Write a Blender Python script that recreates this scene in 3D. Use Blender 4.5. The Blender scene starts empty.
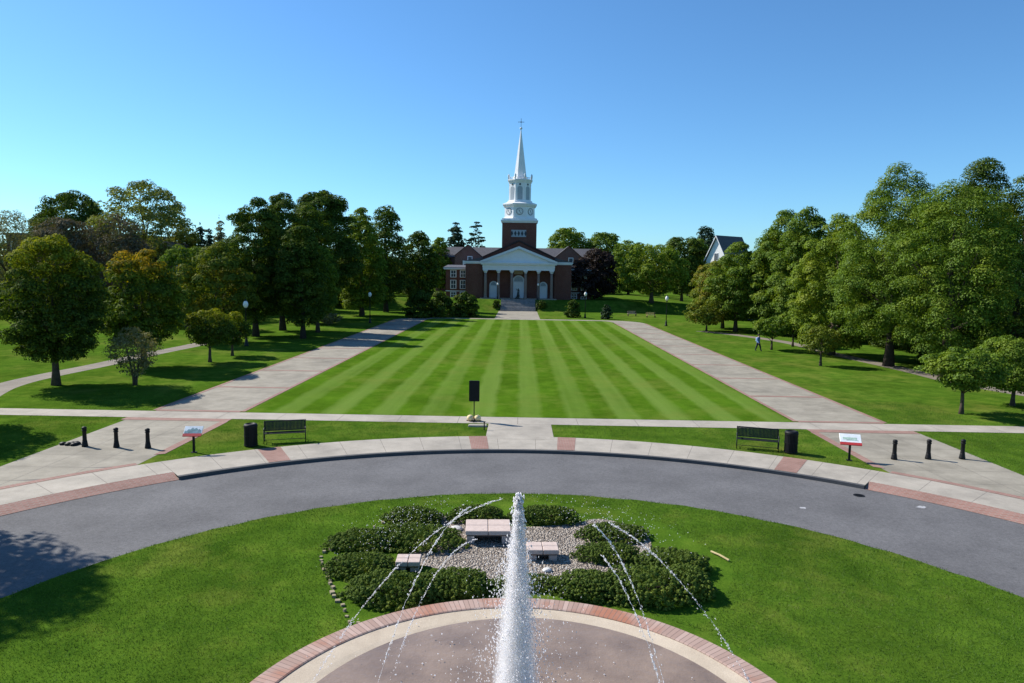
import bpy, bmesh, math, random
import numpy as np
from mathutils import Vector, Matrix, Quaternion

random.seed(7)
SC = bpy.context.scene
COL = SC.collection
PI = math.pi
R = math.radians

# ------------------------------------------------------------------ camera
FPX, CAM_H = 700.0, 8.0
PITCH, YAW, ROLL = R(5.680), R(0.6033), R(0.9)
cam_data = bpy.data.cameras.new("camera")
cam = bpy.data.objects.new("camera", cam_data)
COL.objects.link(cam)
cam_data.sensor_width = 36.0
cam_data.lens = FPX / 1024.0 * 36.0
cam_data.clip_start, cam_data.clip_end = 0.1, 5000.0
CAM_ROT = Matrix.Rotation(YAW, 3, 'Z') @ Matrix.Rotation(PI / 2 - PITCH, 3, 'X') @ Matrix.Rotation(ROLL, 3, 'Z')
cam.matrix_world = Matrix.Translation((0, 0, CAM_H)) @ CAM_ROT.to_4x4()
SC.camera = cam


def ray(px, py):
    return CAM_ROT @ Vector(((px - 512) / FPX, -(py - 341.5) / FPX, -1.0))


def at(px, py, Y):
    """the point of the place seen at a photo position, Y metres down the lawn axis"""
    d = ray(px, py)
    return Vector((0, 0, CAM_H)) + d * (Y / d.y)


def ground_at(px, py, z=0.0):
    d = ray(px, py)
    return Vector((0, 0, CAM_H)) + d * ((z - CAM_H) / d.z)


# ------------------------------------------------------------------ light
SUN_AZ, SUN_EL = R(-63.0), R(39.5)          # azimuth from +Y towards +X
to_sun = Vector((math.sin(SUN_AZ) * math.cos(SUN_EL), math.cos(SUN_AZ) * math.cos(SUN_EL), math.sin(SUN_EL)))
sd = bpy.data.lights.new("sun", 'SUN')
sd.energy, sd.angle, sd.color = 5.0, R(0.53), (1.0, 0.945, 0.86)
so = bpy.data.objects.new("sun", sd)
so.rotation_euler = (-to_sun).to_track_quat('-Z', 'Y').to_euler()
so.location = (-60, 40, 80)
COL.objects.link(so)

w = bpy.data.worlds.new("World")
SC.world = w
w.use_nodes = True
nt = w.node_tree
bg = nt.nodes["Background"]
sky = nt.nodes.new("ShaderNodeTexSky")
sky.sky_type = 'NISHITA'
sky.sun_disc = False
sky.sun_elevation = SUN_EL
sky.sun_rotation = SUN_AZ
sky.altitude = 300
sky.air_density, sky.dust_density, sky.ozone_density = 1.0, 0.25, 2.4
tint = nt.nodes.new("ShaderNodeMix")
tint.data_type, tint.blend_type = 'RGBA', 'MULTIPLY'
tint.inputs[0].default_value = 1.0
tint.inputs[7].default_value = (0.45, 0.725, 0.93, 1)
nt.links.new(sky.outputs[0], tint.inputs[6])
nt.links.new(tint.outputs[2], bg.inputs[0])
bg.inputs[1].default_value = 0.12
SC.view_settings.view_transform = 'Standard'
SC.view_settings.look = 'None'
SC.view_settings.exposure = 0.55
SC.view_settings.gamma = 1.0
SC.view_settings.use_curve_mapping = False
SC.cycles.volume_bounces = 4
SC.cycles.volume_step_rate = 1.0
SC.cycles.max_bounces = 9
SC.cycles.diffuse_bounces = 6
SC.cycles.transmission_bounces = 8
SC.cycles.transparent_max_bounces = 12
SC.cycles.use_denoising = True


# ------------------------------------------------------------------ materials
class NT:
    def __init__(s, name):
        s.m = bpy.data.materials.new(name)
        s.m.use_nodes = True
        s.t = s.m.node_tree
        s.b = s.t.nodes["Principled BSDF"]
        s.out = s.t.nodes["Material Output"]

    def n(s, typ, **kw):
        x = s.t.nodes.new(typ)
        for k, v in kw.items():
            if k.startswith('i_'):
                x.inputs[k[2:].replace('_', ' ')].default_value = v
            else:
                setattr(x, k, v)
        return x

    def l(s, a, b):
        s.t.links.new(a, b)

    def coord(s, kind='Object', scale=(1, 1, 1)):
        c = s.n("ShaderNodeTexCoord")
        mp = s.n("ShaderNodeMapping")
        mp.inputs['Scale'].default_value = scale
        s.l(c.outputs[kind], mp.inputs[0])
        return mp.outputs[0]

    def noise(s, vec, scale, detail=3, rough=.55):
        x = s.n("ShaderNodeTexNoise")
        x.inputs['Scale'].default_value = scale
        x.inputs['Detail'].default_value = detail
        x.inputs['Roughness'].default_value = rough
        s.l(vec, x.inputs['Vector'])
        return x.outputs['Fac']

    def ramp(s, fac, stops):
        x = s.n("ShaderNodeValToRGB")
        e = x.color_ramp.elements
        while len(e) < len(stops):
            e.new(0.5)
        for i, (p, c) in enumerate(stops):
            e[i].position = p
            e[i].color = (*c, 1) if len(c) == 3 else c
        s.l(fac, x.inputs[0])
        return x.outputs[0]

    def mix(s, fac, a, b, mode='MIX'):
        x = s.n("ShaderNodeMix", data_type='RGBA', blend_type=mode)
        for sock, v in ((0, fac), (6, a), (7, b)):
            if hasattr(v, 'is_output'):
                s.l(v, x.inputs[sock])
            elif sock == 0:
                x.inputs[0].default_value = v
            else:
                x.inputs[sock].default_value = (*v, 1)
        return x.outputs[2]

    def math(s, op, a, b=0.0):
        x = s.n("ShaderNodeMath", operation=op)
        for i, v in enumerate((a, b)):
            if hasattr(v, 'is_output'):
                s.l(v, x.inputs[i])
            else:
                x.inputs[i].default_value = v
        return x.outputs[0]

    def maprange(s, v, a, b, c=0.0, d=1.0):
        x = s.n("ShaderNodeMapRange")
        s.l(v, x.inputs[0])
        for i, q in enumerate((a, b, c, d)):
            x.inputs[i + 1].default_value = q
        return x.outputs[0]

    def bump(s, h, strength=.3, dist=.02):
        x = s.n("ShaderNodeBump")
        x.inputs['Strength'].default_value = strength
        x.inputs['Distance'].default_value = dist
        s.l(h, x.inputs['Height'])
        s.l(x.outputs[0], s.b.inputs['Normal'])

    def fin(s, col=None, rough=.8, spec=.3, metal=0.0):
        if col is not None:
            if hasattr(col, 'is_output'):
                s.l(col, s.b.inputs['Base Color'])
            else:
                s.b.inputs['Base Color'].default_value = (*col, 1)
        s.b.inputs['Roughness'].default_value = rough
        s.b.inputs['Specular IOR Level'].default_value = spec
        s.b.inputs['Metallic'].default_value = metal
        return s.m


def grass_mat(name, dark, light, dry, stripes=False, dry_amt=.25):
    t = NT(name)
    v = t.coord()
    big = t.noise(v, .11, 4)
    mid = t.noise(v, .9, 5, .65)
    fine = t.noise(v, 14, 4, .7)
    ff = t.noise(v, 55, 2, .7)
    f = t.math('ADD', t.math('MULTIPLY', mid, .5), t.math('MULTIPLY', fine, .5))
    c = t.ramp(f, [(.34, dark), (.64, light)])
    blot = t.maprange(t.noise(t.coord(scale=(1, .6, 1)), .28, 6, .7), .35, .65, .78, 1.2)
    mb_ = t.n('ShaderNodeVectorMath', operation='SCALE'); t.l(c, mb_.inputs[0]); t.l(blot, mb_.inputs['Scale'])
    c = mb_.outputs[0]
    if stripes:
        sep = t.n("ShaderNodeSeparateXYZ")
        co = t.n("ShaderNodeTexCoord")
        t.l(co.outputs['Object'], sep.inputs[0])
        wob = t.math('MULTIPLY', t.math('SUBTRACT', t.noise(v, .35, 3), .5), .55)
        ph = t.math('SINE', t.math('MULTIPLY', t.math('ADD', sep.outputs[0], wob), 2 * PI / 2.75))
        st = t.maprange(ph, -.35, .4)
        var = t.maprange(t.noise(t.coord(scale=(1.2, .03, 1)), .5, 3), .3, .7, .25, .85)
        c = t.mix(t.math('MULTIPLY', st, var), c, (.150, .232, .045))
    patch = t.maprange(t.math('MULTIPLY', big, t.noise(v, .45, 5, .7)), .24, .42, 0, dry_amt)
    c = t.mix(patch, c, dry)
    fleck = t.maprange(ff, .35, .7, .78, 1.18)
    mul = t.n("ShaderNodeVectorMath", operation='SCALE')
    t.l(c, mul.inputs[0]); t.l(fleck, mul.inputs['Scale'])
    h = t.math('ADD', t.math('MULTIPLY', fine, .6), t.math('MULTIPLY', ff, .5))
    t.bump(h, .7, .05)
    return t.fin(mul.outputs[0], .95, .0)


def concrete_mat(name, a, b, sc=1.0, stain=.35):
    t = NT(name)
    v = t.coord()
    c = t.ramp(t.noise(v, .8 * sc, 6, .65), [(.3, a), (.7, b)])
    c = t.mix(t.maprange(t.noise(v, .22 * sc, 5, .7), .48, .72, 0, stain), c, tuple(x * .5 for x in a))
    sp = t.maprange(t.noise(v, 40, 2, .8), .35, .7, .86, 1.1)
    mul = t.n("ShaderNodeVectorMath", operation='SCALE')
    t.l(c, mul.inputs[0]); t.l(sp, mul.inputs['Scale'])
    t.bump(t.noise(v, 30, 3), .2, .01)
    return t.fin(mul.outputs[0], .85, .25)


def brick_mat(name, c1, c2, mortar, scale=1.0, vertical=False):
    t = NT(name)
    co = t.n("ShaderNodeTexCoord")
    vec = co.outputs['Object']
    if vertical:
        sep = t.n("ShaderNodeSeparateXYZ"); t.l(vec, sep.inputs[0])
        cb = t.n("ShaderNodeCombineXYZ")
        t.l(t.math('ADD', sep.outputs[0], sep.outputs[1]), cb.inputs[0])
        t.l(sep.outputs[2], cb.inputs[1])
        vec = cb.outputs[0]
    br = t.n("ShaderNodeTexBrick")
    t.l(vec, br.inputs['Vector'])
    br.inputs['Color1'].default_value = (*c1, 1)
    br.inputs['Color2'].default_value = (*c2, 1)
    br.inputs['Mortar'].default_value = (*mortar, 1)
    br.inputs['Scale'].default_value = scale
    br.inputs['Mortar Size'].default_value = .012
    br.inputs['Brick Width'].default_value = .24
    br.inputs['Row Height'].default_value = .08 if vertical else .11
    v = t.coord()
    c = t.mix(t.maprange(t.noise(v, .5, 5, .7), .35, .7, 0, .45), br.outputs[0], tuple(x * .6 for x in c1))
    t.bump(t.noise(v, 20, 3), .2, .01)
    return t.fin(c, .85, .2)


def plain(name, col, rough=.6, spec=.35, metal=0.0, var=.15, sc=3.0, bump=.1):
    t = NT(name)
    v = t.coord()
    n = t.noise(v, sc, 5, .65)
    c = t.ramp(n, [(.3, tuple(x * (1 - var) for x in col)), (.7, tuple(min(1, x * (1 + var)) for x in col))])
    t.bump(t.noise(v, sc * 12, 3), bump, .01)
    return t.fin(c, rough, spec, metal)


def leaf_mat(name, c1, c2, tip=None, tip_at=(.55, 1.0), tip_amt=.8, trans=.32, patch=None):
    """one colour per leaf island, a second colour in clumps, an autumn colour in the upper crown"""
    t = NT(name)
    t.t.nodes.remove(t.b)
    g = t.n("ShaderNodeNewGeometry")
    co = t.n("ShaderNodeTexCoord")
    rnd = g.outputs['Random Per Island']
    clump = t.noise(co.outputs['Object'], .8, 3)
    f = t.math('ADD', t.math('MULTIPLY', rnd, .6), t.math('MULTIPLY', clump, .5))
    c = t.ramp(f, [(.2, c1), (.8, c2)])
    if patch:
        c = t.mix(t.maprange(t.noise(co.outputs['Object'], .45, 4, .6), .52, .66, 0, .75), c, patch)
    if tip:
        sep = t.n("ShaderNodeSeparateXYZ"); t.l(co.outputs['Generated'], sep.inputs[0])
        z = t.math('ADD', sep.outputs[2], t.math('MULTIPLY', t.math('SUBTRACT', t.noise(co.outputs['Object'], .7, 3), .5), .9))
        z = t.math('ADD', z, t.math('MULTIPLY', t.math('SUBTRACT', rnd, .5), .3))
        c = t.mix(t.maprange(z, tip_at[0], tip_at[1], 0, tip_amt), c, tip)
    d = t.n("ShaderNodeBsdfDiffuse"); tr = t.n("ShaderNodeBsdfTranslucent"); gl = t.n("ShaderNodeBsdfGlossy")
    gl.inputs['Roughness'].default_value = .6
    gl.inputs['Color'].default_value = (.8, .85, .8, 1)
    t.l(c, d.inputs[0])
    mul = t.mix(1.0, c, (1.25, 1.25, .5), 'MULTIPLY')
    t.l(mul, tr.inputs[0])
    m1 = t.n("ShaderNodeMixShader"); m1.inputs[0].default_value = trans
    t.l(d.outputs[0], m1.inputs[1]); t.l(tr.outputs[0], m1.inputs[2])
    m2 = t.n("ShaderNodeMixShader"); m2.inputs[0].default_value = .014
    t.l(m1.outputs[0], m2.inputs[1]); t.l(gl.outputs[0], m2.inputs[2])
    t.l(m2.outputs[0], t.out.inputs[0])
    return t.m


M = {}
M['grass'] = grass_mat('lawn_grass', (.032, .082, .008), (.100, .176, .017), (.20, .20, .045), dry_amt=.45)
M['striped'] = grass_mat('striped_grass', (.046, .112, .007), (.088, .168, .012), (.17, .19, .04), stripes=True, dry_amt=.45)
M['concrete'] = concrete_mat('pale_concrete', (.31, .28, .235), (.44, .395, .33), 1.0, .5)
M['concrete_old'] = concrete_mat('worn_concrete', (.228, .206, .162), (.35, .318, .256), 1.0, .6)
M['joint'] = plain('joint_dark', (.17, .15, .13), .9)
M['brick_pave'] = brick_mat('brick_paving', (.26, .135, .105), (.33, .18, .145), (.30, .25, .215), 1.0)
M['brick_wall'] = brick_mat('church_brick', (.135, .034, .024), (.19, .052, .036), (.20, .14, .11), 1.0, True)
M['kerb'] = plain('dark_kerb_stone', (.075, .075, .078), .85)
t = NT('asphalt')
v = t.coord()
c = t.ramp(t.noise(v, .35, 6, .6), [(.3, (.100, .098, .100)), (.7, (.150, .147, .149))])
c = t.mix(t.maprange(t.noise(t.coord(scale=(1, 1, 1)), 1.1, 6, .75), .55, .75, 0, .35), c, (.075, .075, .079))
agg = t.maprange(t.math('ADD', t.math('MULTIPLY', t.noise(v, 28, 3, .85), .55), t.math('MULTIPLY', t.noise(v, 7, 5, .8), .45)), .36, .64, .72, 1.28)
mu = t.n("ShaderNodeVectorMath", operation='SCALE'); t.l(c, mu.inputs[0]); t.l(agg, mu.inputs['Scale'])
t.bump(t.noise(v, 60, 2), .3, .01)
M['asphalt'] = t.fin(mu.outputs[0], .9, .2)
t = NT('river_gravel')
v = t.coord()
vo = t.n("ShaderNodeTexVoronoi"); vo.inputs['Scale'].default_value = 17; t.l(v, vo.inputs['Vector'])
sepc = t.n("ShaderNodeSeparateColor"); t.l(vo.outputs['Color'], sepc.inputs[0])
c = t.ramp(sepc.outputs[0], [(0, (.20, .16, .125)), (.5, (.36, .305, .25)), (1, (.58, .52, .45))])
c = t.mix(t.maprange(vo.outputs['Distance'], .4, .65, 0, .7), c, (.09, .07, .055))
t.bump(t.math('SUBTRACT', 1.0, vo.outputs['Distance']), 1.0, .08)
M['gravel'] = t.fin(c, .8, .3)
M['white'] = plain('white_paint', (.80, .80, .80), .5, .3, 0, .04, 1.2, .05)
M['white_old'] = plain('white_trim', (.70, .71, .72), .6, .3, 0, .06, 1.2, .05)
M['stone_tan'] = plain('tan_stone', (.42, .34, .25), .8, .2)
M['edge'] = plain('edge_stone', (.28, .235, .15), .9)
M['column'] = plain('brown_stone_column', (.27, .20, .165), .75, .25)
M['slate'] = plain('slate_roof', (.085, .082, .088), .7, .3, 0, .3, 2.0, .3)
M['dark_roof'] = plain('dark_shingle_roof', (.065, .045, .042), .85, .2, 0, .3, 2.0, .3)
M['glass'] = plain('window_glass', (.055, .07, .09), .12, .6)
M['louver'] = plain('grey_louvre', (.36, .40, .44), .6)
M['louver_dark'] = plain('dark_slot', (.05, .055, .065), .7)
M['black'] = plain('black_painted_iron', (.008, .008, .009), .6, .25, 0, .3, 6)
M['black_green'] = plain('black_green_iron', (.009, .013, .013), .55, .3, 0, .3, 6)
M['bronze'] = plain('dark_bronze', (.040, .046, .042), .5, .5, .4, .3, 5)
M['bark'] = plain('grey_brown_bark', (.085, .066, .050), .9, .1, 0, .35, 4, .6)
M['bark_dark'] = plain('dark_bark', (.050, .040, .033), .9, .1, 0, .35, 4, .6)
M['pink_stone'] = plain('pinkish_granite', (.52, .415, .36), .7, .3, 0, .12, 9)
M['seam'] = plain('stone_seam', (.13, .10, .09), .9)
M['white_stone'] = plain('white_stone', (.58, .56, .53), .7)
M['pool_floor'] = concrete_mat('tan_pool_concrete', (.44, .36, .27), (.56, .47, .36), 1.4, .25)
t = NT('pool_water')
v = t.coord()
c = t.ramp(t.noise(v, .9, 5, .6), [(.3, (.17, .118, .080)), (.7, (.30, .215, .15))])
t.bump(t.math('ADD', t.noise(v, 6, 4, .6), t.math('MULTIPLY', t.noise(v, 22, 3, .6), .4)), .3, .04)
M['water'] = t.fin(c, .06, .8)
t = NT('white_water')
t.fin((.97, .96, .97), .35, .5)
t.b.inputs['Subsurface Weight'].default_value = 0.0
dtr = t.n("ShaderNodeBsdfTranslucent"); dtr.inputs[0].default_value = (.985, .97, .985, 1)
mxs = t.n("ShaderNodeMixShader"); mxs.inputs[0].default_value = .7
t.l(t.b.outputs[0], mxs.inputs[1]); t.l(dtr.outputs[0], mxs.inputs[2]); t.l(mxs.outputs[0], t.out.inputs[0])
M['spray'] = t.m
t = NT('lamp_globe')
t.fin((.88, .87, .83), .5, .1)
M['globe'] = t.m
M['red'] = plain('sign_red', (.48, .045, .045), .45)
M['sign_white'] = plain('sign_white', (.80, .82, .82), .3, .5)
M['sign_blue'] = plain('sign_picture_blue_green', (.16, .27, .29), .4, .4, 0, .5, 9)
M['sign_green'] = plain('sign_picture_green', (.42, .55, .44), .4, .4, 0, .3, 9)
M['yellow'] = plain('cream_yellow', (.78, .60, .33), .7)
M['wood'] = plain('yellow_wood', (.72, .56, .24), .7)
M['jacket'] = plain('blue_jacket', (.13, .22, .48), .8)
M['backpack'] = plain('pale_blue_bag', (.45, .56, .70), .8)
M['trouser'] = plain('dark_navy_trousers', (.018, .022, .045), .85)
M['skin'] = plain('skin', (.50, .30, .22), .6)
M['hair'] = plain('dark_hair', (.025, .018, .014), .7)
M['siding'] = plain('white_siding', (.78, .78, .76), .6)
M['far_brick'] = brick_mat('far_brick', (.15, .055, .045), (.19, .075, .06), (.2, .16, .14), 1.0, True)
M['pink_trim'] = plain('pale_pink_trim', (.50, .36, .34), .7)
M['mulch'] = plain('brown_soil', (.12, .085, .055), .95, .1, 0, .4, 5, .5)
M['rust'] = plain('rust_stained_brick', (.33, .12, .06), .85, .2, 0, .3, 6)

L = {}
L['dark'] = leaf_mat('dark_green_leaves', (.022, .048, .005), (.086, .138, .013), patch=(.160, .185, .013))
L['mid'] = leaf_mat('mid_green_leaves', (.038, .082, .007), (.148, .228, .020), patch=(.20, .25, .020))
L['yellow'] = leaf_mat('yellow_green_leaves', (.058, .105, .007), (.190, .265, .020), patch=(.24, .275, .020), trans=.34)
L['maple'] = leaf_mat('maple_leaves_turning', (.022, .048, .005), (.092, .142, .010), tip=(.34, .34, .013), tip_at=(.58, 1.1), tip_amt=.85)
L['orange'] = leaf_mat('maple_leaves_orange_top', (.026, .055, .005), (.125, .180, .010), tip=(.55, .32, .012), tip_at=(.74, 1.12), tip_amt=.9, patch=(.17, .23, .012))
L['autumn'] = leaf_mat('mixed_autumn_leaves', (.055, .090, .008), (.155, .190, .016), patch=(.26, .19, .014))
L['olive'] = leaf_mat('olive_sparse_leaves', (.10, .13, .030), (.23, .255, .06), patch=(.27, .26, .055))
L['bush'] = leaf_mat('dark_shrub_leaves', (.020, .042, .008), (.060, .095, .018), patch=(.085, .11, .018))
L['purple'] = leaf_mat('dark_purple_leaves', (.020, .013, .013), (.045, .028, .025), trans=.2)
L['conifer'] = leaf_mat('conifer_needles', (.016, .036, .018), (.042, .074, .030), trans=.15)
L['juniper'] = leaf_mat('juniper_needles', (.044, .082, .012), (.150, .212, .030), patch=(.20, .24, .030), trans=.2)
L['brown'] = leaf_mat('brown_twigs_and_leaves', (.085, .068, .046), (.165, .138, .095), patch=(.13, .14, .05), trans=.15)
L['grey'] = leaf_mat('grey_green_leaves', (.12, .115, .045), (.23, .22, .10), trans=.25)


# ------------------------------------------------------------------ mesh helpers
class MB:
    def __init__(s):
        s.v, s.f, s.mi = [], [], []

    def add(s, verts, faces, mi=0):
        o = len(s.v)
        s.v += [tuple(p) for p in verts]
        s.f += [tuple(i + o for i in f) for f in faces]
        s.mi += [mi] * len(faces)
        return s

    def box(s, x0, x1, y0, y1, z0, z1, mi=0, rz=0.0, c=None):
        vs = [(x0, y0, z0), (x1, y0, z0), (x1, y1, z0), (x0, y1, z0), (x0, y0, z1), (x1, y0, z1), (x1, y1, z1), (x0, y1, z1)]
        if rz:
            cx, cy = c if c else ((x0 + x1) / 2, (y0 + y1) / 2)
            ca, sa = math.cos(rz), math.sin(rz)
            vs = [(cx + (x - cx) * ca - (y - cy) * sa, cy + (x - cx) * sa + (y - cy) * ca, z) for x, y, z in vs]
        return s.add(vs, [(0, 3, 2, 1), (4, 5, 6, 7), (0, 1, 5, 4), (1, 2, 6, 5), (2, 3, 7, 6), (3, 0, 4, 7)], mi)

    def prism(s, poly, a, b, axis='y', mi=0):
        """a 2-D outline pushed from a to b: axis y takes (x,z) outlines, axis z takes (x,y), axis x takes (y,z)"""
        def mk(p, t):
            return {'y': (p[0], t, p[1]), 'z': (p[0], p[1], t), 'x': (t, p[0], p[1])}[axis]
        n = len(poly)
        vs = [mk(p, a) for p in poly] + [mk(p, b) for p in poly]
        fs = [tuple(range(n)), tuple(range(2 * n - 1, n - 1, -1))] + [(i, i + n, (i + 1) % n + n, (i + 1) % n) for i in range(n)]
        return s.add(vs, fs, mi)

    def tube(s, pts, rad, seg=8, mi=0, cap=True):
        pts = [Vector(p) for p in pts]
        rad = rad if isinstance(rad, (list, tuple)) else [rad] * len(pts)
        vs, fs = [], []
        ref = Vector((0, 0, 1))
        for i, p in enumerate(pts):
            d = (pts[min(i + 1, len(pts) - 1)] - pts[max(i - 1, 0)]).normalized()
            u = d.cross(ref)
            if u.length < .05:
                u = d.cross(Vector((1, 0, 0)))
            u.normalize(); vv = u.cross(d).normalized()
            for k in range(seg):
                a = 2 * PI * k / seg
                vs.append(p + (u * math.cos(a) + vv * math.sin(a)) * rad[i])
        for i in range(len(pts) - 1):
            for k in range(seg):
                fs.append((i * seg + k, i * seg + (k + 1) % seg, (i + 1) * seg + (k + 1) % seg, (i + 1) * seg + k))
        if cap:
            fs.append(tuple(range(seg - 1, -1, -1)))
            fs.append(tuple(range((len(pts) - 1) * seg, len(pts) * seg)))
        return s.add(vs, fs, mi)

    def lathe(s, prof, seg=24, c=(0, 0, 0), mi=0, rot=0.0):
        vs, fs = [], []
        for r, z in prof:
            for k in range(seg):
                a = 2 * PI * k / seg + rot
                vs.append((c[0] + r * math.cos(a), c[1] + r * math.sin(a), c[2] + z))
        for i in range(len(prof) - 1):
            for k in range(seg):
                fs.append((i * seg + k, i * seg + (k + 1) % seg, (i + 1) * seg + (k + 1) % seg, (i + 1) * seg + k))
        if prof[0][0] > 1e-5:
            fs.append(tuple(range(seg - 1, -1, -1)))
        if prof[-1][0] > 1e-5:
            fs.append(tuple(range((len(prof) - 1) * seg, len(prof) * seg)))
        return s.add(vs, fs, mi)

    def build(s, name, mats, parent=None, smooth=False, loc=None):
        me = bpy.data.meshes.new(name)
        me.from_pydata(s.v, [], s.f)
        if not isinstance(mats, (list, tuple)):
            mats = [mats]
        for m in mats:
            me.materials.append(m)
        me.polygons.foreach_set('material_index', s.mi)
        if smooth:
            me.polygons.foreach_set('use_smooth', [True] * len(me.polygons))
        me.update()
        o = bpy.data.objects.new(name, me)
        COL.objects.link(o)
        if parent:
            o.parent = parent
        if loc is not None:
            o.location = loc
        return o


def bevel(o, wd=.01, seg=2):
    bm = bmesh.new(); bm.from_mesh(o.data)
    bmesh.ops.remove_doubles(bm, verts=bm.verts, dist=1e-5)
    bmesh.ops.bevel(bm, geom=[e for e in bm.edges if len(e.link_faces) == 2 and e.calc_face_angle(0) > .5], offset=wd, segments=seg, affect='EDGES', clamp_overlap=True)
    bm.to_mesh(o.data); bm.free()
    return o


def tag(o, label=None, cat=None, group=None, kind=None):
    if label: o['label'] = label
    if cat: o['category'] = cat
    if group: o['group'] = group
    if kind: o['kind'] = kind
    return o


def thing(name, label, cat, loc=(0, 0, 0), rz=0.0, group=None):
    o = bpy.data.objects.new(name, None)
    COL.objects.link(o)
    o.location = loc
    o.rotation_euler = (0, 0, rz)
    return tag(o, label, cat, group)


def copy_thing(root, loc, rz=0.0, label=None, scale=None):
    r = root.copy(); COL.objects.link(r)
    r.location = loc; r.rotation_euler = (0, 0, rz)
    if scale: r.scale = (scale,) * 3
    if label: r['label'] = label
    for ch in root.children:
        c = ch.copy(); COL.objects.link(c); c.parent = r
        for g in ch.children:
            d = g.copy(); COL.objects.link(d); d.parent = c
    return r


def structure(name, mb, mats):
    return tag(mb.build(name, mats), kind='structure')


def ring_pts(c, r, a0, a1, n):
    return [(c[0] + r * math.sin(a0 + (a1 - a0) * i / n), c[1] + r * math.cos(a0 + (a1 - a0) * i / n)) for i in range(n + 1)]


def ring_sheet(mb, c, r0, r1, a0, a1, z, n=64, mi=0, c1=None):
    A = ring_pts(c, r0, a0, a1, n); B = ring_pts(c1 or c, r1, a0, a1, n)
    vs = [(x, y, z) for x, y in A] + [(x, y, z) for x, y in B]
    mb.add(vs, [(i, i + 1, n + 2 + i, n + 1 + i) for i in range(n)], mi)


def quad_sheet(mb, pts, z, mi=0):
    mb.add([(x, y, z) for x, y in pts], [tuple(range(len(pts)))], mi)


# ------------------------------------------------------------------ ground, road, paths
RC, RR = (0.5, 10.25), 20.85                 # ring road, outer kerb line
IC, IR = (0.5, 11.0), 13.95                  # grass island
WALK = 23.35
ROAD_Z = -0.125

mb = MB()
radii = [WALK - .1, 24, 30, 40, 60, 90, 140, 220, 400, 900, 2500]
for r0, r1 in zip(radii, radii[1:]):
    ring_sheet(mb, RC, r0, r1, 0, 2 * PI, 0.0, 128)
structure('ground', mb, M['grass'])

mb = MB()
ring_sheet(mb, IC, 11.5, RR + .3, 0, 2 * PI, ROAD_Z, 160, 0, RC)
structure('road', mb, M['asphalt'])

mb = MB()                                     # island, gently domed edge down to the asphalt
n = 160
rings = [(13.95, ROAD_Z - .01), (13.93, -.06), (13.80, -.01), (13.5, .0), (6.0, .0), (2.0, 0.0)]
vs, fs = [], []
rs = random.Random(3)
edge = [rs.uniform(-.06, .06) for _ in range(n)]
for k, (r, z) in enumerate(rings):
    for i in range(n):
        rr = r + (edge[i] if k < 3 else 0)
        vs.append((IC[0] + rr * math.sin(2 * PI * i / n), IC[1] + rr * math.cos(2 * PI * i / n), z))
for k in range(len(rings) - 1):
    for i in range(n):
        fs.append((k * n + i, k * n + (i + 1) % n, (k + 1) * n + (i + 1) % n, (k + 1) * n + i))
mb.add(vs, fs)
structure('grass_island', mb, M['grass'])

KA0, KA1 = R(-40.5), R(38.5)                  # the raised kerb stands between these bearings
mb = MB()
n = 90
for (z0, z1) in ((ROAD_Z - .02, .006),):
    A = ring_pts(RC, RR - .16, KA0, KA1, n); B = ring_pts(RC, RR + .02, KA0, KA1, n)
    vs = [(x, y, z0) for x, y in A] + [(x, y, z1) for x, y in A] + [(x, y, z1) for x, y in B]
    m = n + 1
    fs = [(i, i + 1, m + i + 1, m + i) for i in range(n)] + [(m + i, m + i + 1, 2 * m + i + 1, 2 * m + i) for i in range(n)]
    mb.add(vs, fs)
structure('kerb', mb, M['kerb'])

# brick aprons that ramp down to the asphalt on both sides of the kerb
mb = MB()
for a0, a1 in ((R(-180), KA0), (KA1, R(180))):
    n = 90
    A = ring_pts(RC, RR - .16, a0, a1, n); B = ring_pts(RC, RR + .60, a0, a1, n)
    vs = [(x, y, ROAD_Z + .012) for x, y in A] + [(x, y, .012) for x, y in B]
    mb.add(vs, [(i, i + 1, n + 2 + i, n + 1 + i) for i in range(n)])
structure('brick_apron', mb, M['brick_pave'])

# pale ring pavement with radial joints
mb = MB()
def ring_walk(a0, a1, r0, r1, z, step=R(4.6), jw=R(.055), jm=1):
    a = a0
    while a < a1 - 1e-4:
        b = min(a + step, a1)
        ring_sheet(mb, RC, r0, r1, a, b - jw, z, 5, 0)
        ring_sheet(mb, RC, r0, r1, b - jw, b, z, 1, jm)
        a = b
ring_walk(R(-180), KA0, RR + .62, WALK, .008)
ring_walk(KA0, KA1, RR + .02, WALK, .008)
ring_walk(KA1, R(180), RR + .62, WALK, .008)
structure('pavement', mb, [M['concrete'], M['joint']])

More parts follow.
